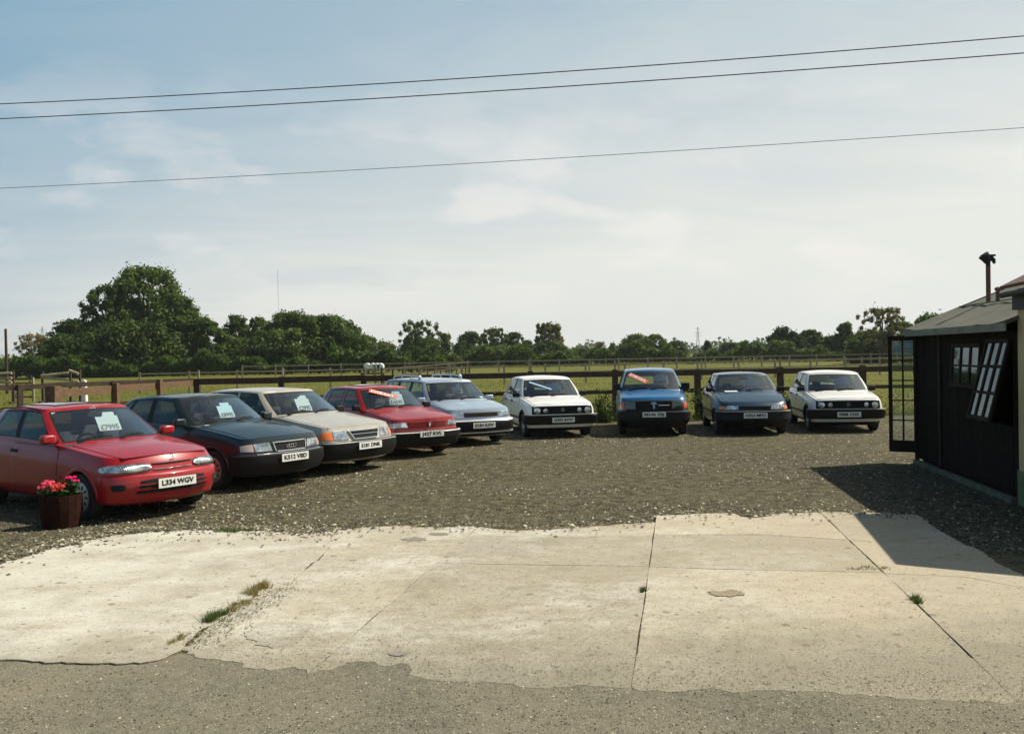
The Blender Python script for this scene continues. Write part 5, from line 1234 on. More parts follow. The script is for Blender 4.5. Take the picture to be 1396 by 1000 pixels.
# ================ 3 champagne hatchback
p_bg = paint('paint_champagne', (.46, .42, .35), .25, .38)
def ex_saab(root, B, ws, top, d):
    b = MB()
    for sg in (-1, 1):
        polypatch(b, lambda a, z: B.fr(a, z), [(sg * .25, .585), (sg * .27, .585), (sg * .36, .735), (sg * .335, .735)], off=.03)
    for (a, z0, z1) in ((.335, .72, .737), (.25, .582, .597), (.29, .66, .668)): band(b, lambda q, z: B.fr(q, z), -a, a, [(z0, 0), (z0, .03), (z1, .03), (z1, 0)])
    b.obj('grille_surround', m_chrome, root)
    b = MB(); band(b, lambda a, z: B.fr(a, z), -.98, .98, [(.535, .05), (.535, .078), (.55, .078), (.55, .05)]); b.obj('bumper_strip', mat('bumper_grey', (.16, .16, .15), .5), root)
CARS.append(dict(pos=(-4.37, 17.08), yaw=-36.6, paint=p_bg, label='champagne beige hatchback with broad rectangular headlamps, third in the row', axles=(1.39, -1.28), wheel=.30, cabin=(.65, -1.5, -1.9, 1.02),
    body=dict(top=[(-2.3, .90), (-2.15, 1.0), (-1.5, 1.00), (0, .965), (.85, .95), (1.4, .885), (1.9, .82), (2.2, .765), (2.31, .74)], hw=.88, xf=2.31, xr=-2.31, front=[(0, -.14), (.1, -.05), (.3, 0), (.58, 0), (.62, -.02), (1, -.09)], rear=RE, side=SIDE, bow=(.13, .10), rad=(.17, .18), crown=[(-2.2, .03), (0, .03), (1.5, .05), (2.3, .025)]),
    gh=dict(ws_b=(1.06, .86, .71), ws_t=(.38, .27, .58), roof=[(-1.5, 1.30), (-1.1, 1.37), (-.4, 1.39), (.2, 1.37), (.45, 1.34)], side_b=[(-1.9, .72), (-1, .80), (0, .815), (.9, .80)], side_t=[(-1.4, .57), (-.5, .62), (.3, .615)], stops=[(.74, .17), (-.22, -.26), (-.30, -.33), (-1.08, -.98), (-1.15, -1.03), (-1.62, -1.30)], rear_b=-1.8, rear_t=-1.38, rw_b=(-2.10, -1.98, .66), rw_t=(-1.48, -1.42, .52), pillar='body'),
    bonnet=(1.02, 2.19), bonnet_inset=.05, bonnet_cut=.1, doors=[[(.84, .26), (.86, .86), (.80, .91), (-.24, .92), (-.26, .26)], [(-.28, .26), (-.26, .92), (-1.18, .93), (-1.2, .72), (-.92, .45), (-.9, .26)]], handle_z=.83, mould=[(-.88, 1.0, .44, .50, m_rubber)],
    bumpers_f=[bumper(.24, .56, .07, 1.1, m_rubber, .02)], bumpers_r=[bumper(.26, .58, .07, 1.0, m_rubber, .02)],
    front=[('headlamp', [(.37, .585), (.66, .585), (.66, .735), (.42, .745)], m_lens, .014, .004, True), ('indicator', [(.665, .585), (.88, .592), (.87, .70), (.665, .73)], m_amber, .012, .004, True), ('grille', [(-.25, .585), (.25, .585), (.34, .735), (-.34, .735)], m_under, .012, 0, False)],
    back=[('tail_lamp', rect(.52, .95, .70, .86), m_redlens, .01, .004, True)], plate='E181 DNK', plate_z=.47, plate_off=.09, platemat=mat('plate_bright', (.80, .80, .74), .45), mirror=(.68, 1.0), mirror_size=(.09, .19, .12),
    seat_x=.25, card=(.22, .56, .40, .46, '£2995', 'large white price card in the windscreen of the champagne hatchback', m_card), extra=ex_saab))

# ================ 4 red five-door hatchback
p_red2 = paint('paint_signal_red', (.30, .013, .010))
def ex_309(root, B, ws, top, d):
    slats(root, B, .42, None, (.615, .65, .685), .012, .022, p_red2)
    p, n_ = B.fr(0, .655); b = MB()
    b.tube([(p.x + .03, -.01, .595), (p.x + .035, .015, .63), (p.x + .035, -.012, .665), (p.x + .035, .012, .70)], [.012, .02, .018, .014], 7); b.tube([(p.x + .035, .012, .66), (p.x + .035, .04, .675)], .009, 6); b.obj('badge', m_chrome, root)
    b = MB(); band(b, lambda a, z: B.fr(a, z), -.95, .95, [(.498, .05), (.498, .075), (.512, .075), (.512, .05)]); b.obj('bumper_strip', mat('strip_white', (.55, .55, .52), .3), root)
    sunroof(root, top, -.75, -.15, .34, mat('tinted_sunroof', (.03, .04, .05), .08, coat=1.), .016)
    aerial(root, (.05, 0, top(.05, 0)), .28, (-1, 0, .6))
CARS.append(dict(pos=(-2.83, 19.37), yaw=-53.3, paint=p_red2, label='red five-door hatchback with slatted body-colour grille, fourth in the row', axles=(1.2, -1.27), wheel=.28, cabin=(.50, -1.4, -1.65, .9),
    body=dict(top=[(-2.02, .84), (-1.9, .95), (-1.2, .95), (0, .92), (.75, .895), (1.2, .84), (1.7, .775), (1.95, .73), (2.03, .715)], hw=.815, xf=2.03, xr=-2.03, front=[(0, -.12), (.1, -.04), (.3, 0), (.55, 0), (.6, -.03), (1, -.06)], rear=RE, side=SIDE, bow=(.12, .08), rad=(.16, .16), crown=[(-2, .02), (0, .03), (1.4, .045), (2.05, .02)]),
    gh=dict(ws_b=(.92, .74, .67), ws_t=(.28, .18, .54), roof=[(-1.4, 1.24), (-1.1, 1.31), (-.4, 1.33), (.1, 1.315), (.35, 1.29)], side_b=[(-1.7, .68), (-1, .74), (0, .755), (.8, .745)], side_t=[(-1.3, .54), (-.5, .58), (.2, .58)], stops=[(.62, .08), (-.22, -.26), (-.30, -.33), (-1.05, -.95), (-1.11, -1.0), (-1.35, -1.15)], rear_b=-1.5, rear_t=-1.25, rw_b=(-1.80, -1.70, .62), rw_t=(-1.35, -1.28, .5), pillar='body'),
    bonnet=(.88, 1.93), bonnet_inset=.05, bonnet_cut=.1, doors=[[(.70, .26), (.72, .82), (.66, .87), (-.22, .88), (-.24, .26)], [(-.26, .26), (-.24, .88), (-1.08, .90), (-1.14, .70), (-.90, .45), (-.88, .26)]], handle_z=.80, mould=[(-.86, .84, .44, .50, m_rubber)],
    bumpers_f=[bumper(.22, .53, .065, 1.0, m_rubber, .02)], bumpers_r=[bumper(.24, .54, .06, .95, m_rubber, .02)],
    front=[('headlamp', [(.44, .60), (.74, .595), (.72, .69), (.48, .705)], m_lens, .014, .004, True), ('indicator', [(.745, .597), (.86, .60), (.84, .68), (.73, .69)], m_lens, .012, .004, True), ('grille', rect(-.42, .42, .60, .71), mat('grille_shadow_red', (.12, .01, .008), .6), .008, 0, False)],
    back=[('tail_lamp', rect(.50, .90, .66, .80), m_redlens, .01, .004, True)], plate='J427 KVL', plate_z=.47, plate_off=.085, mirror=(.56, .95), mirror_size=(.09, .17, .11),
    seat_x=.12, card=(.32, .58, .42, .44, '£4695', 'white price card beside the diagonal banner in the red five-door hatchback', m_card),
    banner=(-.72, .84, .12, .46, .12, 'DIESEL', m_or, m_bl, 'diagonal orange DIESEL banner in the windscreen of the red five-door hatchback'), extra=ex_309))

# ================ 5 pale blue estate with roof rails
p_lb = paint('paint_pale_blue', (.36, .44, .51), .35, .35)
def ex_est(root, B, ws, top, d):
    for sg in (1, -1):
        b = MB(); x0, x1 = -.05, -1.75; y = sg * .52; pts = [(x0 + .12, y, top(x0, y) + .01), (x0, y, top(x0, y) + .085), (-.5, y, top(-.5, y) + .09), (-1.0, y, top(-1, y) + .09), (x1 + .1, y, top(x1, y) + .085), (x1, y, top(x1, y) + .01)]
        b.tube(pts, .016, 8)
        for x in (-.55, -1.15): b.bar((x, y, top(x, y)), (x, y, top(x, y) + .085), .02)
        b.bar((-.62, y, top(-.6, y) + .012), (-.05, y, top(-.05, y) + .012), .03, .02); b.obj('roof_rail', mat('rail_silver', (.6, .62, .64), .35, .6), root)
        bk = MB(); bk.box((x0 + .05, y, top(x0, y) + .05), (.08, .05, .10), Matrix.Rotation(.5, 3, 'Y')); bk.obj('rail_foot', m_card, root)
    b = MB(); band(b, lambda a, z: B.fr(a, z), -.95, .95, [(.545, .03), (.545, .055), (.575, .055), (.575, .03)]); b.obj('bumper_strip', mat('strip_silver', (.62, .63, .63), .3, .4), root)
    b = MB(); band(b, lambda a, z: B.fr(a, z), -.90, .90, [(.285, .03), (.285, .07), (.31, .07), (.31, .03)]); b.obj('lower_strip', mat('strip_silver', (.62, .63, .63), .3, .4), root)
    slats(root, B, .40, None, (.645, .675, .705), .006, .018, m_rubber)
    p, n_ = B.fr(0, .68); MB().box((p.x + .02, 0, .68), (.008, .075, .04)).obj('badge', m_chrome, root)
    p, n_ = ws(.88, .14); MB().box(p - n_ * .012, (.006, .09, .11), facing(n_) @ Matrix.Rotation(math.pi / 2, 3, 'Y')).obj('sticker', m_card, root)
CARS.append(dict(pos=(-1.71, 21.76), yaw=-61.8, paint=p_lb, label='pale metallic blue estate car with roof rails, fifth in the row', axles=(1.38, -1.19), wheel=.29, cabin=(.75, -1.95, -2.1, 1.15), rear_rests=True,
    body=dict(top=[(-2.24, .90), (-2.15, .97), (-1.2, .96), (0, .945), (1.0, .93), (1.5, .875), (2.0, .80), (2.2, .76), (2.24, .75)], hw=.855, xf=2.24, xr=-2.24, front=[(0, -.12), (.1, -.04), (.3, 0), (.6, 0), (.66, -.03), (1, -.07)], rear=[(0, .1), (.1, .02), (1, .04)], side=SIDE, bow=(.12, .06), rad=(.15, .14), crown=[(-2, .02), (0, .03), (1.4, .05), (2.2, .02)]),
    gh=dict(ws_b=(1.22, 1.04, .70), ws_t=(.56, .46, .57), roof=[(-2.1, 1.34), (-1.7, 1.385), (-.6, 1.40), (.2, 1.385), (.6, 1.34)], side_b=[(-2.1, .76), (-1, .785), (0, .79), (1.1, .78)], side_t=[(-2, .60), (-.5, .62), (.4, .61)], stops=[(.90, .36), (-.10, -.14), (-.18, -.21), (-.95, -.92), (-1.06, -1.02), (-1.92, -1.84)], rear_b=-2.05, rear_t=-1.94, rw_b=(-2.16, -2.12, .66), rw_t=(-2.04, -2.0, .54), pillar='trim'),
    bonnet=(1.18, 2.12), bonnet_inset=.05, bonnet_cut=.1, doors=[[(1.0, .26), (1.02, .84), (.96, .89), (-.10, .91), (-.12, .26)], [(-.14, .26), (-.12, .91), (-1.0, .92), (-1.06, .72), (-.84, .45), (-.82, .26)]], handle_z=.82, mould=[(-.8, 1.0, .44, .50, m_rubber)],
    bumpers_f=[bumper(.22, .545, .055, 1.0, m_rubber, .02)], bumpers_r=[bumper(.24, .56, .05, .95, m_rubber, .02)],
    front=[('headlamp', [(.42, .62), (.74, .62), (.72, .725), (.44, .735)], m_lens, .012, .004, True), ('indicator', [(.745, .62), (.88, .625), (.86, .71), (.74, .725)], m_lens, .012, .004, True), ('grille', rect(-.41, .41, .63, .73), mat('grille_bronze', (.07, .05, .03), .5), .006, 0, False)],
    back=[('tail_lamp', rect(.60, .92, .62, .90), m_redlens, .01, .004, True)], plate='E184 KOV', plate_z=.455, plate_off=.075, mirror=(.86, .98), mirrormat=p_lb, mirror_size=(.09, .18, .11),
    seat_x=.42, card=(.22, .62, .30, .34, '£2995', 'small white price card in the windscreen of the pale blue estate', m_card), extra=ex_est))

# ================ 6 & 9 white square hatchbacks with four round lamps
p_wh = paint('paint_white', (.78, .77, .73)); p_wh2 = paint('paint_warm_white', (.76, .745, .69))
def ex_golf(root, B, ws, top, d):
    slats(root, B, .66, None, (.575, .605, .635, .665, .695, .725), .006, .020, m_rubber)
    for sg in (1, -1):
        for (s0, r0, zc) in ((.60, .082, .655), (.40, .06, .655)):
            b = MB(); polypatch(b, lambda a, z: B.fr(a, z), ell(sg * s0, zc, r0, r0, 20), off=.028, bulge=.012); hl = b.obj('headlamp', m_lens, root, smooth=40)
            b = MB(); p, n_ = B.fr(sg * s0, zc); side = Vector((0, 0, 1)).cross(n_).normalized(); b.tube([p + n_ * .03 + (side * math.cos(a * math.pi / 12) + Vector((0, 0, 1)) * math.sin(a * math.pi / 12)) * r0 for a in range(25)], .006, 5, cap=False); b.obj('lamp_bezel', m_rubber, hl)
    p, n_ = B.fr(0, .66); b = MB(); c = Vector((p.x + .024, 0, .665)); b.tube([c + Vector((0, .04 * math.cos(a * math.pi / 9), .04 * math.sin(a * math.pi / 9))) for a in range(19)], .004, 5, cap=False)
    for (a, b_) in (((-.022, .03), (0, -.002)), ((0, -.002), (.022, .03)), ((-.034, .012), (-.014, -.033)), ((-.014, -.033), (0, -.006)), ((0, -.006), (.014, -.033)), ((.014, -.033), (.034, .012))): b.bar(c + Vector((0, a[0], a[1])), c + Vector((0, b_[0], b_[1])), .006)
    b.obj('badge', mat('badge_grey', (.35, .33, .28), .4, .6), root)
    b = MB(); band(b, lambda a, z: B.fr(a, z), -.72, .72, [(.555, .0), (.555, .014), (.566, .014), (.566, 0)]); b.obj('grille_line', d['paint'] if not d.get('redline') else m_redlens, root)
    b = MB(); band(b, lambda a, z: B.fr(a, z), -1.02, 1.02, [(.545, .05), (.545, .088), (.552, .088), (.552, .05)]); b.obj('bumper_top_line', mat('bumper_edge_grey', (.2, .2, .18), .5), root)
    b = MB(); band(b, lambda a, z: B.fr(a, z), -.80, .80, [(.17, .0), (.19, .03), (.235, .03), (.25, 0)]); b.obj('chin_spoiler', m_rubber, root)
def golf(**kw):
    d = dict(axles=(1.19, -1.285), wheel=.288, cabin=(.55, -1.45, -1.7, .98), rim='steel',
    body=dict(top=[(-1.99, .80), (-1.9, .93), (-1.2, .945), (0, .925), (.8, .905), (1.2, .865), (1.6, .82), (1.85, .785), (1.99, .77)], hw=.833, xf=1.93, xr=-1.95, front=[(0, -.16), (.1, -.08), (.3, -.03), (.55, 0), (.9, -.01), (.96, -.03), (1, -.07)], rear=[(0, .12), (.1, .04), (.4, 0), (.8, .02), (1, .05)], side=SIDE, bow=(.05, .05), rad=(.12, .16), taper=(.05, .06), crown=[(-2, .02), (0, .03), (1.2, .04), (2, .022)]),
    gh=dict(ws_b=(.96, .80, .69), ws_t=(.38, .29, .565), roof=[(-1.5, 1.30), (-1.2, 1.355), (-.5, 1.375), (.1, 1.36), (.45, 1.32)], side_b=[(-1.8, .70), (-1, .765), (0, .775), (.9, .765)], side_t=[(-1.4, .565), (-.5, .60), (.3, .595)], stops=[(.68, .20), (-.18, -.20), (-.25, -.26), (-1.02, -.92)], rear_b=-1.45, rear_t=-1.30, rw_b=(-1.80, -1.70, .64), rw_t=(-1.46, -1.40, .53)),
    bonnet=(.94, 1.86), bonnet_inset=.06, bonnet_cut=.1, doors=[[(.78, .26), (.80, .82), (.74, .88), (-.18, .89), (-.20, .26)], [(-.22, .26), (-.20, .89), (-1.06, .90), (-1.10, .72), (-.90, .48), (-.88, .26)]], handle_z=.81, mould=[(-.88, .80, .43, .47, m_rubber), (-.90, .84, .22, .27, m_rubber)], archmat=m_rubber,
    bumpers_f=[bumper(.32, .55, .085, 1.05, m_rubber, .015)], bumpers_r=[bumper(.34, .56, .08, 1.0, m_rubber, .015)],
    front=[('grille', rect(-.72, .72, .566, .755), m_under, .008, 0, False)], back=[('tail_lamp', rect(.50, .85, .62, .78), m_redlens, .01, .004, True)],
    plate_z=.435, plate_off=.10, mirror=(.62, .98), mirror_size=(.09, .17, .11), seat_x=.10, extra=ex_golf); d.update(kw); return d
CARS.append(golf(pos=(.80, 23.11), yaw=-79.4, paint=p_wh, label='white square-cut hatchback with pale diagonal strip in the windscreen, sixth in the row', plate='G302 BVW', card=(.28, .55, .38, .42, '£3995', 'pale price card in the windscreen of the left white hatchback', m_cardb),
    banner=(-.80, .78, .02, .34, .055, None, m_bbl, m_bl, 'thin pale blue diagonal strip in the windscreen of the left white hatchback')))
# ================ 7 tall blue car
p_bl = paint('paint_bright_blue', (.010, .10, .24), 0, .3)
def ex_blue(root, B, ws, top, d):
    slats(root, B, .40, None, (.66, .70, .74, .78), .007, .016, m_rubber)
    p, n_ = B.fr(0, .75); b = MB(); cx = p.x + .035
    pts = [(cx, .075 * math.cos(a * math.pi / 8), .755 + .055 * math.sin(a * math.pi / 8)) for a in range(9)]; b.add(pts + [(x - .012, y, z) for x, y, z in pts], [tuple(range(9)), tuple(range(17, 8, -1))] + [(i, i + 1, i + 10, i + 9) for i in range(8)] + [(8, 0, 9, 17)])
    b.box((cx - .006, 0, .70), (.012, .045, .10)); b.obj('badge', mat('badge_pale_blue', (.25, .42, .55), .3, .3), root)
    b = MB(); band(b, lambda a, z: B.fr(a, z), .10, .36, [(.725, 0), (.725, .022), (.735, .022), (.735, 0)]); b.obj('grille_bar', m_chrome, root)
    aerial(root, (.1, -.52, top(.1, -.52)), .35, (-.1, .3, 1))
CARS.append(dict(pos=(3.46, 23.13), yaw=-95.6, paint=p_bl, label='tall bright blue car with big square black mirrors, seventh in the row', axles=(1.15, -1.25), wheel=.295, cabin=(.6, -1.6, -1.75, 1.05), rear_rests=False, rim='steel',
    body=dict(top=[(-1.95, .95), (-1.85, 1.04), (-1.0, 1.05), (0, 1.03), (.85, 1.01), (1.3, .965), (1.7, .90), (1.9, .855), (1.97, .84)], hw=.825, xf=1.95, xr=-1.95, front=[(0, -.14), (.1, -.06), (.3, 0), (.6, 0), (.9, -.03), (1, -.10)], rear=[(0, .1), (.1, .02), (1, .05)], side=SIDE, bow=(.09, .05), rad=(.16, .14), taper=(.05, .05), crown=[(-2, .02), (0, .03), (1.2, .05), (2, .03)]),
    gh=dict(ws_b=(1.04, .88, .695), ws_t=(.42, .33, .575), roof=[(-1.7, 1.46), (-1.3, 1.50), (-.5, 1.52), (.1, 1.505), (.45, 1.47)], side_b=[(-1.8, .72), (-1, .755), (0, .765), (.95, .755)], side_t=[(-1.6, .59), (-.5, .605), (.3, .60)], stops=[(.74, .24), (-.18, -.20), (-.26, -.28), (-.98, -.94), (-1.06, -1.02), (-1.55, -1.46)], rear_b=-1.72, rear_t=-1.6, rw_b=(-1.84, -1.78, .64), rw_t=(-1.68, -1.64, .54), pillar='body'),
    bonnet=(1.0, 1.82), bonnet_inset=.05, bonnet_cut=.1, doors=[[(.84, .28), (.86, .92), (.80, .98), (-.18, 1.0), (-.20, .28)], [(-.22, .28), (-.20, 1.0), (-1.0, 1.01), (-1.04, .76), (-.86, .5), (-.84, .28)]], handle_z=.90, mould=[(-.84, .8, .48, .54, m_rubber)],
    bumpers_f=[bumper(.19, .60, .07, 1.02, m_rubber, .02)], bumpers_r=[bumper(.28, .6, .06, .95, m_rubber, .02)],
    front=[('headlamp', [(.42, .64), (.68, .64), (.67, .81), (.42, .82)], mat('lamp_glass_dull', (.09, .09, .06), .12, .3, 1.), .012, .006, True), ('indicator', [(.685, .64), (.82, .645), (.80, .79), (.675, .805)], mat('orange_red_lens', (.6, .09, .03), .15, coat=1.), .014, .006, True), ('front_panel', rect(-.86, .86, .59, .845), m_rubber, .004, 0, False), ('grille', rect(-.41, .41, .635, .83), m_under, .008, 0, False)],
    back=[('tail_lamp', rect(.60, .85, .7, .95), m_redlens, .01, .004, True)], plate='M546 EBJ', plate_z=.52, plate_off=.09, mirror=(.72, 1.12), mirror_size=(.09, .20, .16), mirror_bevel=.1,
    seat_x=.12, card=(.42, .62, .40, .40, '£4495', 'pale blue price card at the right of the tall blue car windscreen', m_cardb),
    banner=(-.86, .82, -.12, .36, .125, 'DIESEL', m_or, m_bl, 'diagonal orange DIESEL banner in the windscreen of the tall blue car'), extra=ex_blue))
# ================ 8 navy car
p_nv = paint('paint_navy', (.008, .032, .058), 0, .3)
def ex_navy(root, B, ws, top, d):
    b = MB(); band(b, lambda a, z: B.fr(a, z), -.95, .95, [(.555, .04), (.555, .072), (.572, .072), (.572, .04)]); b.obj('bumper_strip', mat('bumper_strip_tan', (.26, .24, .18), .5), root)
    b = MB(); p, n_ = ws(-.55, -.03); b.box(p + n_ * .03, (.12, .30, .012), Matrix.Rotation(.2, 3, 'Y')); o = b.obj('paper_sheet', m_card); tag(o, 'white sheet of paper lying at the windscreen foot of the navy car', 'paper')
    o.matrix_world = Matrix.Translation(root.location) @ Matrix.Rotation(R(d['yaw']), 4, 'Z')
CARS.append(dict(pos=(5.71, 22.81), yaw=-95.3, paint=p_nv, label='dark navy hatchback with slim headlamps and pale roof sheen, eighth in the row', axles=(1.15, -1.25), wheel=.285, cabin=(.50, -1.4, -1.7, .9),
    body=dict(top=[(-1.95, .84), (-1.85, .97), (-1.0, .985), (0, .97), (.7, .955), (1.2, .885), (1.6, .79), (1.8, .73), (1.95, .69)], hw=.84, xf=1.93, xr=-1.95, front=[(0, -.14), (.1, -.06), (.3, 0), (.6, -.01), (.9, -.04), (1, -.12)], rear=RE, side=SIDE, bow=(.14, .08), rad=(.22, .18), taper=(.07, .06), crown=[(-2, .02), (0, .03), (1.2, .055), (2, .03)]),
    gh=dict(ws_b=(.93, .76, .69), ws_t=(.27, .17, .56), roof=[(-1.5, 1.28), (-1.1, 1.36), (-.5, 1.38), (0, 1.37), (.35, 1.33)], side_b=[(-1.8, .70), (-1, .765), (0, .78), (.9, .77)], side_t=[(-1.4, .55), (-.5, .60), (.2, .59)], stops=[(.62, .08), (-.22, -.24), (-.30, -.32), (-1.05, -.95), (-1.12, -1.02), (-1.4, -1.2)], rear_b=-1.55, rear_t=-1.32, rw_b=(-1.80, -1.72, .63), rw_t=(-1.44, -1.38, .52)),
    bonnet=(.90, 1.78), bonnet_inset=.08, bonnet_cut=.3, doors=[[(.72, .26), (.74, .86), (.68, .92), (-.22, .94), (-.24, .26)], [(-.26, .26), (-.24, .94), (-1.06, .95), (-1.10, .72), (-.88, .46), (-.86, .26)]], handle_z=.86, mould=[(-.86, .8, .48, .53, m_rubber)],
    bumpers_f=[bumper(.19, .57, .06, 1.02, m_rubber, .02)], bumpers_r=[bumper(.26, .58, .06, .95, m_rubber, .02)],
    front=[('headlamp', [(.36, .605), (.66, .605), (.64, .695), (.38, .69)], m_lens, .012, .004, True), ('indicator', [(.665, .60), (.86, .605), (.82, .70), (.65, .70)], m_amber, .016, .008, True), ('grille', rect(-.35, .35, .61, .685), m_under, .008, 0, False)],
    back=[('tail_lamp', rect(.55, .85, .7, .85), m_redlens, .01, .004, True)], plate='H554 MPO', plate_z=.475, plate_off=.08, mirror=(.58, 1.02), mirror_size=(.09, .18, .10),
    seat_x=.10, card=(.35, .58, .42, .42, '£3495', 'blue-tinted price card in the windscreen of the navy hatchback', m_cardb), extra=ex_navy))
CARS.append(golf(pos=(8.06, 23.17), yaw=-97.8, paint=p_wh2, label='white square-cut hatchback at the right end of the row, nearest the hut', plate='F888 CNK', card=(.30, .58, .44, .44, '£2995', 'blue-tinted price card in the windscreen of the right-hand white hatchback', m_cardb)))
for d in CARS: make_car(d)

# ================================================================ FLOWER TUB, WEEDS
tp_ = G(77, 722); tx, ty = tp_.x - .05, tp_.y + .2
tub = empty('flower_tub', (tx, ty, 0)); tag(tub, 'dark red-brown wooden tub holding geraniums in front of the red car', 'planter')
m_tub = mat('tub_wood', (.026, .009, .006), .9, spec=.1, noise=.4, nscale=9, bump=.4, bscale=30)
n_ = 16; r0, r1, hh = .215, .238, .385
for k in range(n_):
    a0, a1 = 2 * math.pi * (k + .03) / n_, 2 * math.pi * (k + .97) / n_; vs = []
    for z, rr in ((0, r0), (hh * .5, (r0 + r1) / 2 + .012), (hh, r1)):
        for (a, q) in ((a0, 0), (a1, 0), (a1, -.022), (a0, -.022)): vs.append(((rr + q) * math.cos(a), (rr + q) * math.sin(a), z + (random.uniform(-.004, .004) if z == hh else 0)))
    fs = [(3, 2, 1, 0), (8, 9, 10, 11)] + [(j * 4 + i, j * 4 + (i + 1) % 4, (j + 1) * 4 + (i + 1) % 4, (j + 1) * 4 + i) for j in range(2) for i in range(4)]
    mesh_obj('stave', vs, fs, m_tub, tub)
MB().lathe([(.213, .33), (.1, .35), (.002, .36)], 20).obj('soil', m_dirt, tub)
m_gl = mat('geranium_leaf', (.035, .085, .018), .6, noise=.4, nscale=14, trans=.25)
FM = {'pink': mat('petal_pink', (.75, .10, .20), .6, trans=.2), 'red': mat('petal_salmon', (.62, .07, .06), .6, trans=.2), 'magenta': mat('petal_magenta', (.72, .03, .24), .6, trans=.2)}
def geranium(x, y, h, spread, heads, colour, label, seed):
    r = np.random.default_rng(seed); t = empty('geranium', (tx + x, ty + y, .35)); tag(t, label, 'flower')
    st = MB(); V = []; 
    leafC = []
    for k in range(60):
        a = r.uniform(0, 6.283); q = spread * math.sqrt(r.random()); z = h * r.uniform(.15, .75); leafC.append((q * math.cos(a), q * math.sin(a), z))
    lm = MB()
    for c in leafC:
        c = Vector(c); s = r.uniform(.022, .04); nn = Vector((r.normal(0, .4), r.normal(0, .4) - .2, 1)).normalized(); u = nn.orthogonal().normalized(); w = nn.cross(u)
        ring = [c + (u * math.cos(i * math.pi / 4) + w * math.sin(i * math.pi / 4)) * s * (1 if i % 2 else .82) + nn * .006 * (i % 2) for i in range(8)]; lm.add([c - nn * .006] + ring, [(0, i + 1, (i + 1) % 8 + 1) for i in range(8)]); st.tube([(c.x * .3, c.y * .3, 0), tuple(c)], .0025, 4)
    lm.obj('leaves', m_gl, t, recalc=False)
    for k in range(heads):
        a = r.uniform(0, 6.283); q = spread * r.uniform(.2, 1.1); c = Vector((q * math.cos(a), q * math.sin(a), h * r.uniform(.65, 1.05))); f = MB(); R1 = r.uniform(.022, .036)
        for j in range(22):
            dd = Vector(r.normal(0, 1, 3)).normalized(); dd.z = abs(dd.z) * .8; p = c + dd * R1 * r.uniform(.6, 1); u = dd.orthogonal().normalized(); w = dd.cross(u); s = .012
            f.add([p + (u * math.cos(i * 1.2566) + w * math.sin(i * 1.2566)) * s for i in range(5)] + [p + dd * -.004], [(5, i, (i + 1) % 5) for i in range(5)])
        f.obj('flower_head', FM[colour], t, recalc=False); st.tube([(0, 0, 0), (c.x * .5, c.y * .5, c.z * .6), tuple(c)], .008, 4)
    st.obj('stem', m_gl, t, recalc=False)
geranium(-.12, -.03, .19, .13, 15, 'pink', 'pink flowers at the left of the tub', 1)
geranium(.02, -.07, .15, .12, 15, 'red', 'salmon red flowers at the middle front of the tub', 2)
geranium(.14, .0, .25, .07, 6, 'magenta', 'taller magenta flower with bright green leaves at the right of the tub', 3)

m_weed = mat('weed_green', (.05, .085, .018), .7, noise=.4, nscale=10, trans=.3); m_weed2 = mat('weed_dry', (.20, .17, .07), .8, noise=.3, nscale=10, trans=.2)
def weed(u, v, w, h, n, mm, label, seed, along=None):
    h *= 1.6; n = int(n * 2.2)
    r = np.random.default_rng(seed); q = G(u, v)
    if along: d = (G(*along[1]) - G(*along[0])).normalized()
    else: d = Vector((1, 0, 0))
    k = 1 + (r.random(n) * 5).astype(int); lo = (k - 3) / 2.2 * w * 1.3 + r.normal(0, w * .22, n); la = r.normal(0, w * .22, n) + .3 * w * np.sin(k * 2.1 + seed)
    pts = np.stack([q.x + lo * d.x - la * d.y, q.y + lo * d.y + la * d.x, np.full(n, .03)], 1)
    o = blades('weed_tuft', pts, r.uniform(.3, 1, n) * h, mm, seed, w=.004, spread=.9); tag(o, label, 'weed', 'weeds in the concrete joints')
weed(292, 851, .09, .05, 260, m_weed, 'bright green tuft in the broken seam of the left slab', 1, along=((245, 885), (395, 797)))
weed(322, 834, .10, .035, 200, m_weed2, 'brownish tuft in the seam, just up from the bright green one', 2, along=((245, 885), (395, 797)))
weed(350, 812, .12, .05, 300, m_weed2, 'largest straw-coloured tuft further up the slab seam', 3, along=((245, 885), (395, 797)))
weed(240, 882, .07, .03, 120, m_weed2, 'small dry tuft at the lower end of the slab seam', 4, along=((245, 885), (395, 797)))
weed(320, 730, .14, .05, 200, m_weed, 'grass tuft on the far edge of the left slab', 5)
weed(1252, 826, .05, .04, 110, m_weed, 'small green weed in the right-hand slab joint', 6, along=((1119, 698), (1391, 957)))
weed(878, 812, .03, .03, 70, m_weed, 'tiny weed in the middle slab joint', 7, along=((893, 712), (862, 940)))
weed(1185, 781, .12, .02, 90, m_weed2, 'thin dry weed where the right joint meets the cross crack', 8)
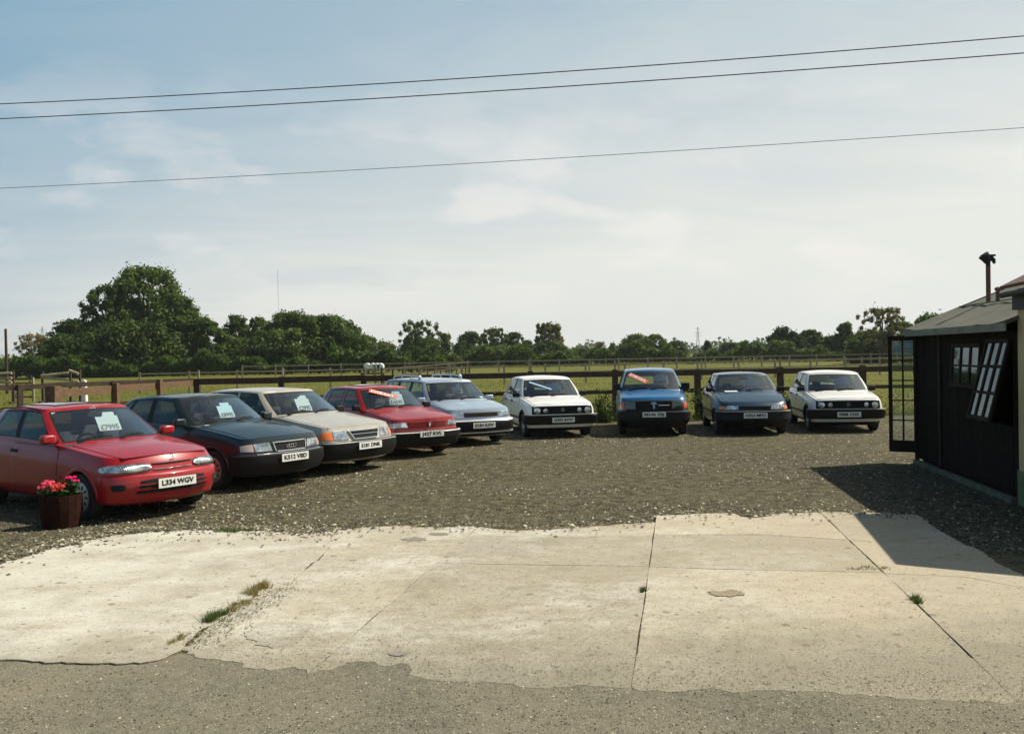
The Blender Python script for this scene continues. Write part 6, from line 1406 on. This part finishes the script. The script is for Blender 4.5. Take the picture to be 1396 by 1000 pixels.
# tall weeds by the fence between cars
def bush(u, v, d, w, h, label, seed, n=1100):
    w *= .75; h *= .9
    r = np.random.default_rng(seed); p = P(u, v, d); t = empty('tall_weeds', (p.x, d, 0)); tag(t, label, 'plant', 'tall weeds along the fence')
    st = MB(); C = []
    ns = 12
    for k in range(ns):
        a = r.uniform(0, 6.283); q = w * math.sqrt(r.random()); hz_ = h * r.uniform(.6, 1.05); b = Vector((q * math.cos(a), q * math.sin(a) * .7, 0)); e = b * 1.3 + Vector((r.normal(0, .06), 0, hz_)); st.tube([b, b.lerp(e, .5) + Vector((.02, 0, 0)), e], [.004, .006, .004], 4)
        for j in range(n // ns): f = r.random() ** .8; c = b.lerp(e, f); C.append((c.x + r.normal(0, .07), c.y + r.normal(0, .07), max(.02, c.z + r.normal(0, .03))))
    V, F = leaf_quads(np.array(C), np.tile([0, -.2, .6], (len(C), 1)), .035, r); big_mesh('leaves', V, F, [m_weed, LM['dark']], (r.random(len(F)) < .7).astype(int), t); st.obj('stem', m_weed, t)
bush(830, 560, 26.0, .32, 1.0, 'tall dark weeds between the left white hatchback and the tall blue car', 1)
bush(822, 570, 25.8, .25, .45, 'low broad-leaved weeds just right of the left white hatchback', 5, 700)
bush(951, 560, 26.0, .34, 1.0, 'tall dark weeds between the tall blue car and the navy hatchback', 2)
bush(1074, 560, 26.2, .28, .9, 'tall weeds between the navy hatchback and the right white hatchback', 3)
bush(664, 540, 26.4, .16, .95, 'slim weeds at the fence behind the pale blue estate mirror', 4, 500)

# ================================================================ HAZE
hm = bpy.data.materials.new('air'); hm.use_nodes = True; t = hm.node_tree; t.nodes.clear(); o_ = N(t, 'ShaderNodeOutputMaterial'); pv = N(t, 'ShaderNodeVolumePrincipled')
pv.inputs['Color'].default_value = (.93, .97, 1, 1); pv.inputs['Density'].default_value = .00017; pv.inputs['Anisotropy'].default_value = .3; t.links.new(pv.outputs[0], o_.inputs['Volume'])
mb = MB(); mb.box((0, 1200, 44), (3400, 2800, 92)); hz_o = mb.obj('haze', hm); tag(hz_o, kind='stuff'); hz_o['label'] = 'thin summer haze over the fields'
